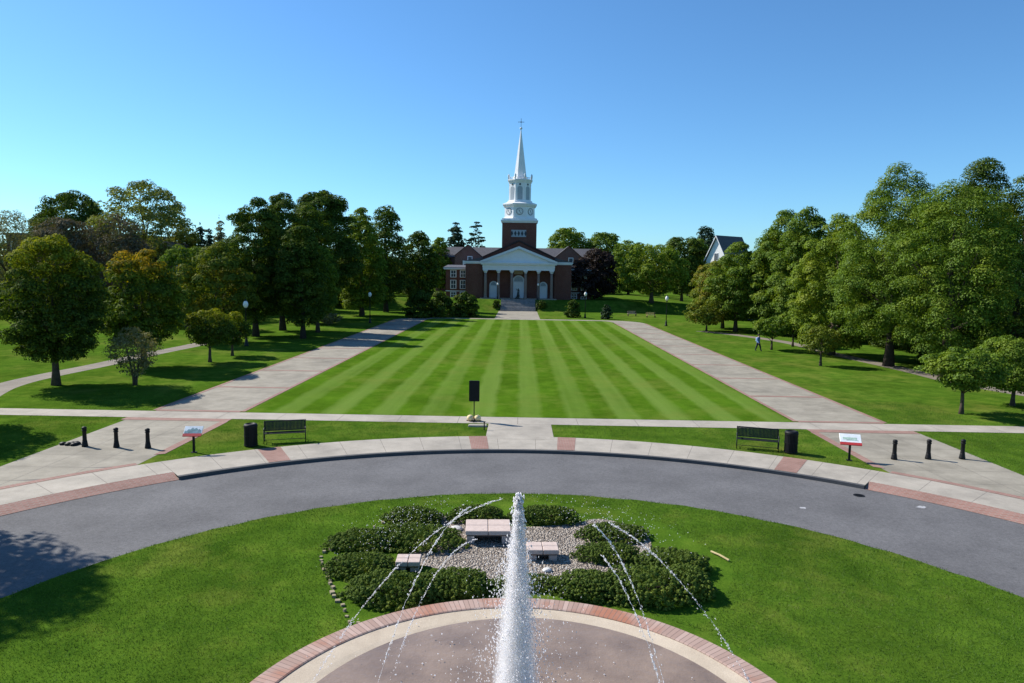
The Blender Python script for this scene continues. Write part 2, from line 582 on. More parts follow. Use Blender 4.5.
# worn side walks, far cross path
mb = MB()
def ring_y(x):
    return RC[1] + math.sqrt((WALK - .02) ** 2 - (x - RC[0]) ** 2)
for sx in (-1, 1):
    xs = (-20.2, -15.35) if sx < 0 else (15.35, 20.4)
    y = 38.4
    while y < 113:                            # slabs with transverse joints every 2 m
        y1 = min(y + 2.0, 113)
        quad_sheet(mb, [(xs[0], y), (xs[1], y), (xs[1], y1 - .03), (xs[0], y1 - .03)], .008, 0)
        quad_sheet(mb, [(xs[0], y1 - .03), (xs[1], y1 - .03), (xs[1], y1), (xs[0], y1)], .008, 1)
        y = y1
    # near plaza down to the ring pavement
    y = 36.2
    k = 0
    x0, x1 = xs[0] - (.3 if sx < 0 else 0), xs[1] + (.4 if sx > 0 else 0)
    cols = [x0, x0 + (x1 - x0) / 3, x0 + 2 * (x1 - x0) / 3, x1]
    for i in range(3):
        yy = 36.2
        xa, xb = cols[i] + .012, cols[i + 1] - .012
        lo_a, lo_b = ring_y(xa), ring_y(xb)
        while yy > min(lo_a, lo_b):
            y0 = yy - 1.85
            a_, b_ = max(lo_a, y0 + .024), max(lo_b, y0 + .024)
            if a_ < yy and b_ < yy:
                quad_sheet(mb, [(xa, a_), (xb, b_), (xb, yy), (xa, yy)], .0055, 0)
            elif a_ < yy:
                quad_sheet(mb, [(xa, a_), (xa + (xb - xa) * (yy - a_) / (b_ - a_), yy), (xa, yy)], .0055, 0)
            elif b_ < yy:
                quad_sheet(mb, [(xb, b_), (xb, yy), (xb - (xb - xa) * (yy - b_) / (a_ - b_), yy)], .0055, 0)
            yy = y0
    quad_sheet(mb, [(x0, ring_y(x0)), (x1, ring_y(x1)), (x1, 36.2), (x0, 36.2)], .0025, 1)
structure('side_walk', mb, [M['concrete_old'], M['joint']])

mb = MB()
x = -80.0
while x < 80:
    quad_sheet(mb, [(x, 36.35), (x + 3.17, 36.35), (x + 3.17, 38.05), (x, 38.05)], .012, 0)
    quad_sheet(mb, [(x + 3.17, 36.35), (x + 3.2, 36.35), (x + 3.2, 38.05), (x + 3.17, 38.05)], .012, 1)
    x += 3.2
# stem from the cross path to the kerb, on the axis
quad_sheet(mb, [(-1.55, 33.0), (1.75, 33.0), (1.75, 36.32), (-1.55, 36.32)], .0125, 0)
quad_sheet(mb, [(-1.55, 36.32), (1.75, 36.32), (1.75, 36.35), (-1.55, 36.35)], .0125, 1)
structure('cross_path', mb, [M['concrete'], M['joint']])

mb = MB()
P = [ground_at(*p) for p in ((388, 319.5), (433, 318.2), (470, 317.6), (520, 318), (560, 318.6), (600, 319.8), (628, 322.5))]
yf = 118.0
quad_sheet(mb, [(-15.2, 117.6), (15.2, 117.6), (15.2, 119.6), (-15.2, 119.6)], .011)
def arc_walk(sx):
    inner, outer = [], []
    for i in range(9):
        a = PI / 2 * i / 8
        inner.append((sx * (15.35 - 1.6 + 1.6 * math.cos(a)), 113 + 4.6 * math.sin(a)))
        outer.append((sx * (14.0 + 6.3 * math.cos(a)), 113 + 6.6 * math.sin(a)))
    vs = [(x, y, .0105) for x, y in inner] + [(x, y, .0105) for x, y in outer]
    mb.add(vs, [(i, i + 1, 10 + i, 9 + i) for i in range(8)])
arc_walk(-1); arc_walk(1)
quad_sheet(mb, [(-4.3, 119.6), (3.5, 119.6), (3.5, 143.4), (-4.3, 143.4)], .011)
structure('far_path', mb, M['concrete_old'])

# narrow paths under the trees on both sides
mb = MB()
def ribbon(pts, wd, z):
    pts = [Vector((p[0], p[1], 0)) for p in pts]
    vs = []
    for i, p in enumerate(pts):
        d = (pts[min(i + 1, len(pts) - 1)] - pts[max(i - 1, 0)]).normalized()
        q = Vector((-d.y, d.x, 0)) * wd / 2
        vs += [p - q + Vector((0, 0, z)), p + q + Vector((0, 0, z))]
    mb.add(vs, [(2 * i, 2 * i + 1, 2 * i + 3, 2 * i + 2) for i in range(len(pts) - 1)])
def smooth_line(pts, k=6):
    out = []
    for i in range(len(pts) - 1):
        p0, p1, p2, p3 = pts[max(i - 1, 0)], pts[i], pts[i + 1], pts[min(i + 2, len(pts) - 1)]
        for j in range(k):
            t_ = j / k
            out.append(.5 * ((2 * p1) + (p2 - p0) * t_ + (2 * p0 - 5 * p1 + 4 * p2 - p3) * t_ ** 2 + (3 * p1 - p0 - 3 * p2 + p3) * t_ ** 3))
    return out + [pts[-1]]
ribbon(smooth_line([ground_at(*p) for p in ((-60, 425), (-15, 395), (12, 384), (50, 375), (100, 365), (150, 354), (195, 345), (235, 336))]), 1.9, .006)
ribbon(smooth_line([ground_at(*p) for p in ((700, 331), (740, 335.5), (790, 343), (834, 354), (875, 363), (915, 372), (965, 384), (1060, 400))]), 1.8, .006)
ribbon(smooth_line([ground_at(*p) for p in ((640, 308), (675, 310), (720, 316), (770, 322), (830, 330))]), 2.0, .006)
structure('narrow_path', mb, concrete_mat('brownish_path', (.17, .145, .115), (.26, .225, .18), 1.0, .5))

# brick bands
mb = MB()
BZ = .016
for sx in (-1, 1):
    xi, xo = 15.35, 20.3
    for xa in (xi, xo):
        quad_sheet(mb, [(sx * (xa - .12), 38.3), (sx * (xa + .12), 38.3), (sx * (xa + .12), 113), (sx * (xa - .12), 113)], BZ)
    y = 38.1
    while y < 112:
        quad_sheet(mb, [(sx * (xi + .125), y), (sx * (xo - .125), y), (sx * (xo - .125), y + .38), (sx * (xi + .125), y + .38)], BZ)
        y += 8.0
    quad_sheet(mb, [(sx * (xi - .2), 35.7), (sx * (xo + .45), 35.7), (sx * (xo + .45), 36.33), (sx * (xi - .2), 36.33)], BZ)
    quad_sheet(mb, [(sx * (xi - .25), 29.2), (sx * (xi + .15), 29.0), (sx * (xi + .15), 35.69), (sx * (xi - .25), 35.69)], BZ)
    # follows the back of the ring pavement
    a0 = math.asin((xi + .1 - sx * RC[0]) / (WALK + .2))
    ring_sheet(mb, RC, WALK + .01, WALK + .36, sx * a0, sx * R(95), BZ, 40)
for a0, a1 in ((R(-4.95), R(-7.1)), (R(3.55), R(5.7)), (R(-28.6), R(-31.0)), (R(29.1), R(31.5))):
    ring_sheet(mb, RC, RR + .03, WALK - .01, a0, a1, BZ, 4)
structure('brick_band', mb, M['brick_pave'])

# main striped lawn
mb = MB()
ny = 40
quad_sheet(mb, [(-15.18, 38.1), (15.18, 38.1), (15.18, 117.55), (-15.18, 117.55)], .004)
structure('lawn', mb, M['striped'])

# the rise the church stands on
MZ = 2.15
mb = MB()
gx = np.linspace(-70, 80, 76); gy = np.concatenate([np.linspace(141.3, 151.3, 51), np.linspace(156, 260, 20)])
def sstep(a, b, x):
    t_ = min(1, max(0, (x - a) / (b - a)))
    return t_ * t_ * (3 - 2 * t_)
def mound(x, y):
    return MZ * min(1, max(0, (y - 143.3) / 4.9)) * (1 - sstep(26, 62, abs(x + .4))) * (1 - sstep(215, 255, y))
vs = [(x, y, mound(x, y) - .005 + (.012 if mound(x, y) > .02 else 0)) for y in gy for x in gx]
nx = len(gx)
mb.add(vs, [(j * nx + i, j * nx + i + 1, (j + 1) * nx + i + 1, (j + 1) * nx + i) for j in range(len(gy) - 1) for i in range(nx - 1)])
structure('church_hill', mb, M['grass'])
def gz(x, y):
    return max(0.0, mound(x, y))

# planting bed
def closed_blob(pts, z, mi=0, mbx=None):
    mbx.add([(p.x, p.y, z) for p in pts], [tuple(range(len(pts)))], mi)
bed_px = [(322, 556), (330, 583), (349, 620), (372, 622), (430, 606), (520, 599), (612, 603), (668, 616), (700, 624), (720, 602), (733, 572), (712, 552), (668, 528), (625, 512), (560, 503), (500, 502), (445, 508), (395, 520), (350, 538)]
bp = [ground_at(*p) for p in bed_px]
bp = smooth_line(bp + [bp[0]], 3)[:-1]
mb = MB()
gp_ = [ground_at(*p) for p in ((400, 566), (425, 566), (470, 578), (520, 590), (575, 580), (640, 566), (652, 548), (640, 530), (600, 519), (572, 524), (520, 527), (470, 521), (440, 516), (425, 530), (418, 548))]
gp_ = smooth_line(gp_ + [gp_[0]], 3)[:-1]
closed_blob(gp_, .011, 0, mb)
structure('gravel', mb, M['gravel'])
# a pale stone edging along the left of the bed
mb = MB()
for a_, b_ in zip(bp, bp[1:] + bp[:1]):
    if a_.x < -3.6:
        d = b_ - a_
        k = max(1, int(d.length / .22))
        for i in range(k):
            p = a_ + d * ((i + .5) / k)
            q = random.uniform(.025, .055); p = p + Vector((random.uniform(-.06, .06), random.uniform(-.06, .06), 0))
            mb.box(p.x - q, p.x + q, p.y - q * 1.2, p.y + q * 1.2, -.01, random.uniform(.03, .07), 0, random.uniform(0, 3))
tag(mb.build('edging_stones', M['edge']), kind='stuff')


# ------------------------------------------------------------------ leaves, trees, shrubs
def leaf_cloud(name, mat, n, prof, rx, ry, z0, z1, leaf, seed, ncl=120, clump=.22, inner=.12, up=.35, aspect=.62, flat=.75, droop=0.0, lump=.16, parent=None):
    g = np.random.default_rng(seed)
    hgt = z1 - z0
    tt = np.linspace(0, 1, 200)
    wgt = np.maximum(prof(tt), .02) ** 1.0
    cdf = np.cumsum(wgt); cdf /= cdf[-1]

    def radius(t_, ph):
        return prof(t_) * (1 + lump * (np.sin(2 * ph + k1) * .5 + np.sin(3 * ph + 5 * t_ + k2) * .6 + np.sin(5 * ph - 7 * t_ + k3) * .4))
    k1, k2, k3 = g.uniform(0, 6.28, 3)
    # clump centres
    tc = np.interp(g.random(ncl), cdf, tt)
    ph = g.uniform(0, 2 * PI, ncl)
    rf = np.sqrt(g.uniform(.42, 1.0, ncl)) * .90
    rr = radius(tc, ph) * rf
    cen = np.c_[rr * np.cos(ph) * rx, rr * np.sin(ph) * ry, z0 + tc * hgt]
    mean = (rx * ry * hgt / 2) ** (1 / 3)
    cr = mean * clump * g.uniform(.65, 1.35, ncl)
    # leaves
    nin = int(n * inner)
    ci = g.choice(ncl, n - nin, p=cr ** 2 / (cr ** 2).sum())
    d = g.normal(size=(n - nin, 3)); d /= np.linalg.norm(d, axis=1)[:, None]
    d[:, 2] = np.where(d[:, 2] < -.25, -d[:, 2] * .9, d[:, 2])
    rad = cr[ci] * g.uniform(.5, 1.0, n - nin) ** .5
    p = cen[ci] + d * rad[:, None] * np.array([1, 1, flat])
    p[:, 2] -= droop * np.hypot(d[:, 0], d[:, 1]) * rad
    nor = d * 1.5 + np.array([0, 0, up]) + g.normal(size=d.shape) * .42
    if nin:
        ti = np.interp(g.random(nin), cdf, tt); pi_ = g.uniform(0, 2 * PI, nin)
        ri = radius(ti, pi_) * np.sqrt(g.random(nin)) * .72
        p2 = np.c_[ri * np.cos(pi_) * rx, ri * np.sin(pi_) * ry, z0 + ti * hgt]
        p = np.r_[p, p2]; nor = np.r_[nor, g.normal(size=(nin, 3))]
    p[:, 2] = np.maximum(p[:, 2], z0 - .1 * mean if z0 > .3 else .03)
    nor /= np.linalg.norm(nor, axis=1)[:, None]
    a = np.cross(nor, g.normal(size=nor.shape)); a /= np.linalg.norm(a, axis=1)[:, None]
    b = np.cross(nor, a)
    s = leaf * g.uniform(.6, 1.3, len(p))
    s1 = s[:, None] * .5; s2 = s1 * aspect
    q = np.stack([p - a * s1, p + b * s2 + a * s1 * .1 + nor * s1 * .2, p + a * s1, p - b * s2 + a * s1 * .1 + nor * s1 * .2], 1).reshape(-1, 3)
    return mesh_quads(name, q, mat, parent), cen


def mesh_quads(name, q, mat, parent=None):
    nq = len(q) // 4
    me = bpy.data.meshes.new(name)
    me.vertices.add(len(q)); me.vertices.foreach_set('co', q.astype(np.float32).ravel())
    me.loops.add(len(q)); me.loops.foreach_set('vertex_index', np.arange(len(q), dtype=np.int32))
    me.polygons.add(nq); me.polygons.foreach_set('loop_start', np.arange(0, len(q), 4, dtype=np.int32))
    me.materials.append(mat)
    me.update(calc_edges=True)
    o = bpy.data.objects.new(name, me)
    COL.objects.link(o)
    if parent: o.parent = parent
    return o


PROF = {
    'round': lambda t_: np.sqrt(np.clip(1 - (2 * t_ - 1) ** 2, 0, 1)),
    'oval': lambda t_: np.clip(np.sin(PI * np.clip(t_, 0, 1) ** .8), 0, 1) ** .62,
    'maple': lambda t_: np.clip(np.sin(PI * np.clip(t_ * .97 + .03, 0, 1) ** .85), 0, 1) ** .5,
    'cone': lambda t_: np.clip(1 - t_, 0, 1) ** .85 * np.clip(t_ * 9, 0, 1),
    'tall': lambda t_: np.clip(np.sin(PI * np.clip(t_ * .93 + .07, 0, 1) ** .68), 0, 1) ** .7,
    'spread': lambda t_: np.clip(np.sin(PI * np.clip(t_, 0, 1) ** 1.25), 0, 1) ** .6,
    'dome': lambda t_: np.sqrt(np.clip(1 - t_ ** 2.2, 0, 1)),
}


def trunk_mesh(o_parent, h, z0, r, cen, seed, bark, nl=9, stems=1):
    g = random.Random(seed)
    mb = MB()
    for sidx in range(stems):
        a = 2 * PI * sidx / max(1, stems) + g.random()
        lean = .0 if stems == 1 else .18
        top = z0 + (h - z0) * .72
        pts, rd = [], []
        k = 7
        for i in range(k + 1):
            f = i / k
            wob = .02 * h * f
            pts.append((math.cos(a) * lean * h * f ** 1.2 + g.uniform(-wob, wob) + (0 if stems == 1 else .1 * math.cos(a)), math.sin(a) * lean * h * f ** 1.2 + g.uniform(-wob, wob), top * f - (.15 if i == 0 else 0)))
            rd.append(r / (stems ** .5) * ((1.45 if i == 0 else 1.0) * (1 - f) ** .75 + .07))
        mb.tube(pts, rd, 9)
        if stems == 1 and cen is not None:
            idx = list(range(len(cen))); g.shuffle(idx)
            for j in idx[:nl]:
                c_ = Vector(cen[j])
                f = min(.85, max(.30, (c_.z * .62) / top * g.uniform(.75, 1.0)))
                i = int(f * k); b_ = Vector(pts[i]).lerp(Vector(pts[min(k, i + 1)]), f * k - i)
                mid = b_.lerp(c_, .5) + Vector((0, 0, .06 * h * g.uniform(-.2, .6)))
                r0 = r * .42 * (1 - f) ** .5
                mb.tube([b_, b_.lerp(mid, .55) + Vector((0, 0, .01 * h)), mid, c_], [r0, r0 * .75, r0 * .55, r0 * .18], 6)
    return mb.build('trunk', bark, o_parent, True)


TREE_N = [0]
def tree(label, px, py, Y, wpx, mat, prof='oval', bot=.22, name='deciduous_tree', dens=1.0, group=None, ry=None, base=None, ncl=None, clump=.19, tr=None, leafpx=2.0, aspect=.62, flat=.78, up=.35, droop=0, inner=.12, bark='bark', stems=1, lump=.11, cat='tree', nl=9, leafmin=.13):
    """px, py: where the top of the crown shows; Y: how far down the lawn axis it stands; wpx: how wide it shows"""
    TREE_N[0] += 1
    seed = 100 + TREE_N[0]
    top = at(px, py, Y)
    bx = top.x if base is None else at(base, 340, Y).x
    zb = gz(bx, Y)
    h = top.z - zb
    rx = wpx * Y / FPX / 2 * (1.12 if px > 690 else .98)
    ryy = rx * (ry or 1.0)
    z0 = h * bot
    leaf = max(leafmin, leafpx * Y / FPX)
    area = 4 * PI * ((rx * ryy) ** .5 * (h - z0) / 2)
    n = int(min(66000, max(1500, dens * 2.5 * area / (leaf * leaf * aspect * .5))))
    root = thing(name, label, cat, (bx, Y, zb), 0, group)
    o, cen = leaf_cloud('crown', L[mat], n, PROF[prof], rx, ryy, z0, h - rx * clump * .35, leaf, seed, ncl or int(140 + 70 * min(1.5, h / 12)), clump, inner, up, aspect, flat, droop, lump, root)
    trunk_mesh(root, h, z0, tr or (.017 * h + .05), cen, seed, M[bark], nl, stems)
    return root


def shrub(label, x, y, rx, ry, h, mat, seed, group, name='juniper_shrub', leaf=.085, dens=1.0, z=0.0, rz=0.0, cat='shrub', flat=.6, clump=.26, ncl=70):
    root = thing(name, label, cat, (x, y, z), rz, group)
    area = 2 * PI * ((rx * ry) ** .5) * ((rx + ry) / 4 + h / 2)
    n = int(min(46000, dens * 3.2 * area / (leaf * leaf * .5 * .5)))
    leaf_cloud('foliage', L[mat], n, PROF['dome'], rx, ry, .02, h * .86, leaf, seed, ncl, clump, .15, .45, .5, flat, .15, .14, root)
    mb = MB()
    g = random.Random(seed)
    for i in range(5):
        a = 2 * PI * i / 5 + g.random()
        mb.tube([(0, 0, -.03), (rx * .25 * math.cos(a), ry * .25 * math.sin(a), h * .35), (rx * .6 * math.cos(a), ry * .6 * math.sin(a), h * .6)], [.035, .025, .01], 6)
    mb.build('stem', M['bark_dark'], root, True)
    return root


#@TREES
# near left
tree('large round maple with yellowing top on the lawn at the left, nearest the cross path', 50, 235, 45.9, 97, 'maple', 'maple', .16, 'maple_tree', 1.15, base=54, group='maples turning colour on the left lawn', lump=.10, clump=.2, ncl=190, leafpx=2.6)
tree('round maple with a bright orange and yellow top behind the thin multi-stemmed bush', 140, 249, 55.0, 79, 'orange', 'maple', .17, 'maple_tree', 1.15, base=143, group='maples turning colour on the left lawn', lump=.10, clump=.2, ncl=170, leafpx=2.5)
tree('thin grey multi-stemmed bush with sparse leaves in front of the orange topped maple', 133, 326, 46.4, 54, 'grey', 'spread', .12, 'multi_stem_bush', .26, stems=5, tr=.13, cat='bush', clump=.17, inner=.3)
tree('small dark green round tree on a thin trunk beside the left walk', 208, 309, 58.5, 48, 'maple', 'round', .30, 'young_tree', 1.0, base=209.5, group='young trees on the left lawn', clump=.24)
tree('small bushy tree just behind the other young one beside the left walk', 234, 312, 63.0, 40, 'maple', 'round', .25, 'young_tree', 1.0, base=232, group='young trees on the left lawn')
tree('tree in mixed green and rusty orange leaf between the maples and the tall dark trees', 214, 244, 74, 82, 'autumn', 'oval', .14, 'deciduous_tree', 1.0, leafpx=2.5, ncl=130)
tree('mid green bushy tree behind the orange topped maple', 185, 246, 92, 62, 'mid', 'round', .1, 'deciduous_tree', .9)
# tall dark group along the left walk
G1 = 'tall dark trees along the left walk'
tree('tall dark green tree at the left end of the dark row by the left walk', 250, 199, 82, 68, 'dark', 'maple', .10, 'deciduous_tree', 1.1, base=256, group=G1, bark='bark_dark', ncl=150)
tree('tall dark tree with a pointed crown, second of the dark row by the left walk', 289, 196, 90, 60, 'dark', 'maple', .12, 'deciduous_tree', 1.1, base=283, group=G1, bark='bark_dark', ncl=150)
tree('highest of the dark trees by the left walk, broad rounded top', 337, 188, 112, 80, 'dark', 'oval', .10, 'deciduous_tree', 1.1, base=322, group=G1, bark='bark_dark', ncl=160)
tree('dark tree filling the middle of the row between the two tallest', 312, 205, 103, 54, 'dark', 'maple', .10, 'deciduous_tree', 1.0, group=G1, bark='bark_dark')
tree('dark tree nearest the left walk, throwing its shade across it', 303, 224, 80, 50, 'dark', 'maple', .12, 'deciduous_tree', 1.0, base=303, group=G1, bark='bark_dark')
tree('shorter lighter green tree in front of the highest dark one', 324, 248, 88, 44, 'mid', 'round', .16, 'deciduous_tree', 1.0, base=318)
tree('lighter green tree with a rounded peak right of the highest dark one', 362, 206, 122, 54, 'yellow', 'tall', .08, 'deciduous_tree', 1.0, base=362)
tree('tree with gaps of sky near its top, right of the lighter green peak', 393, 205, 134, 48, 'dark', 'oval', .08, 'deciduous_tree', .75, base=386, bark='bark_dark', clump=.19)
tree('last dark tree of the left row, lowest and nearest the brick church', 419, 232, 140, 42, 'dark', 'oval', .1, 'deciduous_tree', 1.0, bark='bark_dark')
tree('thin bare grey bush under the dark row beside the left walk lamp', 329, 313, 100, 30, 'grey', 'spread', .1, 'multi_stem_bush', .3, stems=4, tr=.1, cat='bush', clump=.18, inner=.3)
GB = 'shady trees filling the ground behind the dark row'
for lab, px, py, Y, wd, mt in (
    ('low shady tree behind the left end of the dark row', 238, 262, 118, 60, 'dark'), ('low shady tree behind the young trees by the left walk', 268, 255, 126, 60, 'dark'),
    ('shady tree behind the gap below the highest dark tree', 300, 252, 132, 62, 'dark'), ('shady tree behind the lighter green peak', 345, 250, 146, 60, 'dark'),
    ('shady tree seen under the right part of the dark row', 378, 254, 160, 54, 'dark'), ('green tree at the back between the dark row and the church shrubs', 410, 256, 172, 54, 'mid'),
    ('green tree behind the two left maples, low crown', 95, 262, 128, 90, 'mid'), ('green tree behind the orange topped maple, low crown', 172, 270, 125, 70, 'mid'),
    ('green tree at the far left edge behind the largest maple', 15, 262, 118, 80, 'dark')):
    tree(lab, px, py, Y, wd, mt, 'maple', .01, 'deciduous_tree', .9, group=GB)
# back left
tree('large airy yellow green tree rising above the others at the far left', 140, 181, 112, 98, 'olive', 'spread', .24, 'deciduous_tree', .40, clump=.15, ncl=190, inner=.2, leafpx=2.3, bark='bark')
tree('dark green flat topped tree beside the airy yellow green one', 70, 192, 124, 84, 'dark', 'spread', .25, 'deciduous_tree', .8, clump=.17)
tree('brown thin leaved tree behind the largest left maple', 62, 216, 100, 74, 'brown', 'maple', .05, 'deciduous_tree', .55, clump=.2, aspect=.3, leafpx=3.2, inner=.3)
tree('brown thin leaved tree between the two left maples', 118, 214, 101, 66, 'brown', 'maple', .05, 'deciduous_tree', .5, clump=.2, aspect=.3, leafpx=3.2, inner=.3)
tree('grey nearly bare tree at the left edge with sky showing through', 6, 208, 105, 62, 'grey', 'spread', .2, 'bare_tree', .22, clump=.18, aspect=.16, leafpx=4.5, inner=.4, nl=22)
tree('dark spruce poking up behind the mid green bushy tree', 200, 220, 140, 18, 'conifer', 'cone', .05, 'conifer_tree', 1.0, clump=.25, flat=.4, droop=.4, group='small conifers behind the left lawn')
tree('thin blue grey conifer standing just left of the tall dark row', 219, 213, 140, 22, 'grey', 'cone', .05, 'conifer_tree', .5, clump=.22, flat=.35, droop=.4, group='small conifers behind the left lawn')
tree('small conifer between the dark spruce and the thin grey one', 209, 224, 150, 16, 'conifer', 'cone', .05, 'conifer_tree', .9, clump=.25, flat=.4, droop=.4, group='small conifers behind the left lawn')
tree('rusty brown topped tree behind the mid green bushy one', 186, 227, 120, 34, 'autumn', 'round', .1, 'deciduous_tree', .8)
# behind the church
tree('dark narrow pine left of the steeple, the denser of the two pines', 456, 222, 215, 19, 'conifer', 'oval', .12, 'pine_tree', 1.1, clump=.24, flat=.4, group='pines behind the church')
tree('open pine with tiered branches, nearer the steeple of the two pines', 476, 221, 215, 25, 'conifer', 'tall', .2, 'pine_tree', .6, clump=.2, flat=.3, group='pines behind the church', ncl=60)
tree('pale green tree between the last dark left tree and the pines', 440, 236, 200, 26, 'yellow', 'oval', .05, 'deciduous_tree', .9)
tree('rounded bright green tree right of the steeple behind the church', 568, 228, 225, 46, 'yellow', 'round', .1, 'deciduous_tree', 1.1)
tree('broad green tree behind the dark purple one', 604, 233, 225, 46, 'mid', 'round', .1, 'deciduous_tree', 1.0)
tree('dull green tree between the church and the yellow green maple', 630, 240, 200, 42, 'mid', 'round', .05, 'deciduous_tree', .9)
tree('dark purple leaved tree hiding the right wing of the church', 596, 249, 158, 52, 'purple', 'maple', .04, 'purple_beech_tree', 1.1, leafpx=2.4)
tree('yellow green maple with a broad crown on the right lawn beyond the lamp', 650, 243, 148, 72, 'yellow', 'maple', .17, 'maple_tree', 1.0, base=650, tr=.42)
tree('dark tree behind the yellow green maple', 684, 236, 175, 52, 'dark', 'round', .1, 'deciduous_tree', 1.0)
tree('blue green conifer pair top left of the white gable house', 706, 226, 205, 26, 'conifer', 'oval', .1, 'conifer_tree', .8, clump=.22)
tree('dull green tree covering the foot of the white gable house', 716, 262, 130, 46, 'autumn', 'round', .05, 'deciduous_tree', 1.0)
tree('small yellow green tree just left of the white gable house', 700, 240, 190, 22, 'yellow', 'round', .05, 'deciduous_tree', .9)
# right side
G2 = 'big green trees along the right side'
tree('rusty tinted tree at the far end of the right row', 707, 258, 106, 52, 'autumn', 'oval', .13, 'deciduous_tree', 1.0, base=722, group=G2)
tree('mid green tree in front of the white gable house roof', 736, 243, 100, 54, 'mid', 'oval', .12, 'deciduous_tree', 1.0, base=735, group=G2)
tree('tall airy tree right of the white gable house with a sharp top', 771, 210, 96, 62, 'mid', 'tall', .07, 'deciduous_tree', .95, base=778, group=G2)
tree('bluish green tree in the middle of the right row', 806, 206, 90, 60, 'mid', 'tall', .08, 'deciduous_tree', 1.0, base=803, group=G2)
tree('bright yellow green tree left of the tallest right tree, branches low', 842, 214, 72, 80, 'yellow', 'tall', .07, 'deciduous_tree', 1.05, base=832, group=G2, ncl=260, clump=.16)
tree('tallest tree of the right side, thick trunk flared at the foot', 893, 165, 63.7, 112, 'mid', 'tall', .13, 'deciduous_tree', 1.2, base=890, group=G2, ncl=330, clump=.15, tr=.36, bark='bark_dark')
tree('wide light green tree right of the thick trunk, crown hanging low', 958, 182, 57, 124, 'mid', 'oval', .10, 'deciduous_tree', 1.05, base=948, group=G2, ncl=340, clump=.145, tr=.38, bark='bark_dark')
tree('tree with a narrow pointed top behind the wide light green one', 985, 160, 78, 74, 'dark', 'tall', .05, 'deciduous_tree', 1.0, group=G2)
tree('tree cut by the right edge of the picture, high crown', 1030, 172, 58, 92, 'dark', 'tall', .05, 'deciduous_tree', 1.05, group=G2, ncl=260, clump=.16)
tree('dark tree in the shade behind the thick trunk', 930, 200, 92, 90, 'dark', 'maple', .02, 'deciduous_tree', 1.0, group=G2)
tree('dark tree in the shade behind the bright yellow green one', 850, 230, 105, 80, 'dark', 'maple', .02, 'deciduous_tree', 1.0, group=G2)
tree('dark tree in the shade at the right edge', 1010, 220, 84, 110, 'dark', 'maple', .02, 'deciduous_tree', 1.0, group=G2)
tree('dark tree in the shade behind the middle of the right row', 790, 236, 118, 76, 'dark', 'maple', .01, 'deciduous_tree', 1.0, group=G2)
tree('dark low crowned tree in the gap left of the thick trunk', 885, 262, 88, 70, 'dark', 'maple', .01, 'deciduous_tree', 1.0, group=G2, base=876)
tree('dark low crowned tree right of the thick trunk', 968, 270, 74, 90, 'dark', 'maple', .01, 'deciduous_tree', 1.0, group=G2)
tree('dark low crowned tree far back behind the walking person', 745, 262, 128, 60, 'dark', 'maple', .01, 'deciduous_tree', 1.0, group=G2)
tree('dark bushy tree low behind the thick trunk, crown to the ground', 908, 288, 80, 84, 'dark', 'maple', .0, 'deciduous_tree', 1.0, group=G2)
tree('dark bushy tree low behind the small spreading one, crown to the ground', 955, 292, 66, 84, 'dark', 'maple', .0, 'deciduous_tree', 1.0, group=G2)
tree('dark bushy tree low behind the very small sparse one, crown to the ground', 842, 284, 90, 76, 'dark', 'maple', .0, 'deciduous_tree', 1.0, group=G2)
G3 = 'young trees on the right lawn'
tree('small spreading tree on a thin leaning trunk near the right end of the cross path', 968, 348, 41.4, 76, 'mid', 'spread', .34, 'young_tree', 1.0, base=967, group=G3, clump=.22, leafpx=2.8)
tree('bushy young tree at the right edge beside the small spreading one', 1022, 338, 44.5, 80, 'mid', 'round', .2, 'young_tree', 1.0, base=1018, group=G3, clump=.22)
tree('very small sparse tree with drooping leaves on the right lawn', 822, 326, 63, 34, 'autumn', 'round', .3, 'young_tree', .6, base=822, group=G3, clump=.2)
tree('young tree just right of the walking person', 772, 316, 76, 40, 'mid', 'spread', .35, 'young_tree', .9, base=772, group=G3)
tree('young tree on a dark trunk, second right of the walking person', 795, 312, 80, 36, 'mid', 'spread', .35, 'young_tree', .9, base=793, group=G3)
tree('low leaning tree with rusty leaves left of the walking person', 700, 300, 100, 44, 'autumn', 'round', .2, 'young_tree', .8, base=706, group=G3)
# trees outside the frame whose shade falls into it
tree('broad tree beside the ring road at the left, shading the near grass', -262, 120, 21.5, 225, 'mid', 'round', .36, 'deciduous_tree', .8, base=-262, leafpx=4, leafmin=.2)
tree('tree on the left lawn beyond the bollards, shading the grass beside them', -128, 235, 34.0, 140, 'mid', 'round', .3, 'deciduous_tree', .8, base=-128, leafpx=3, leafmin=.2)

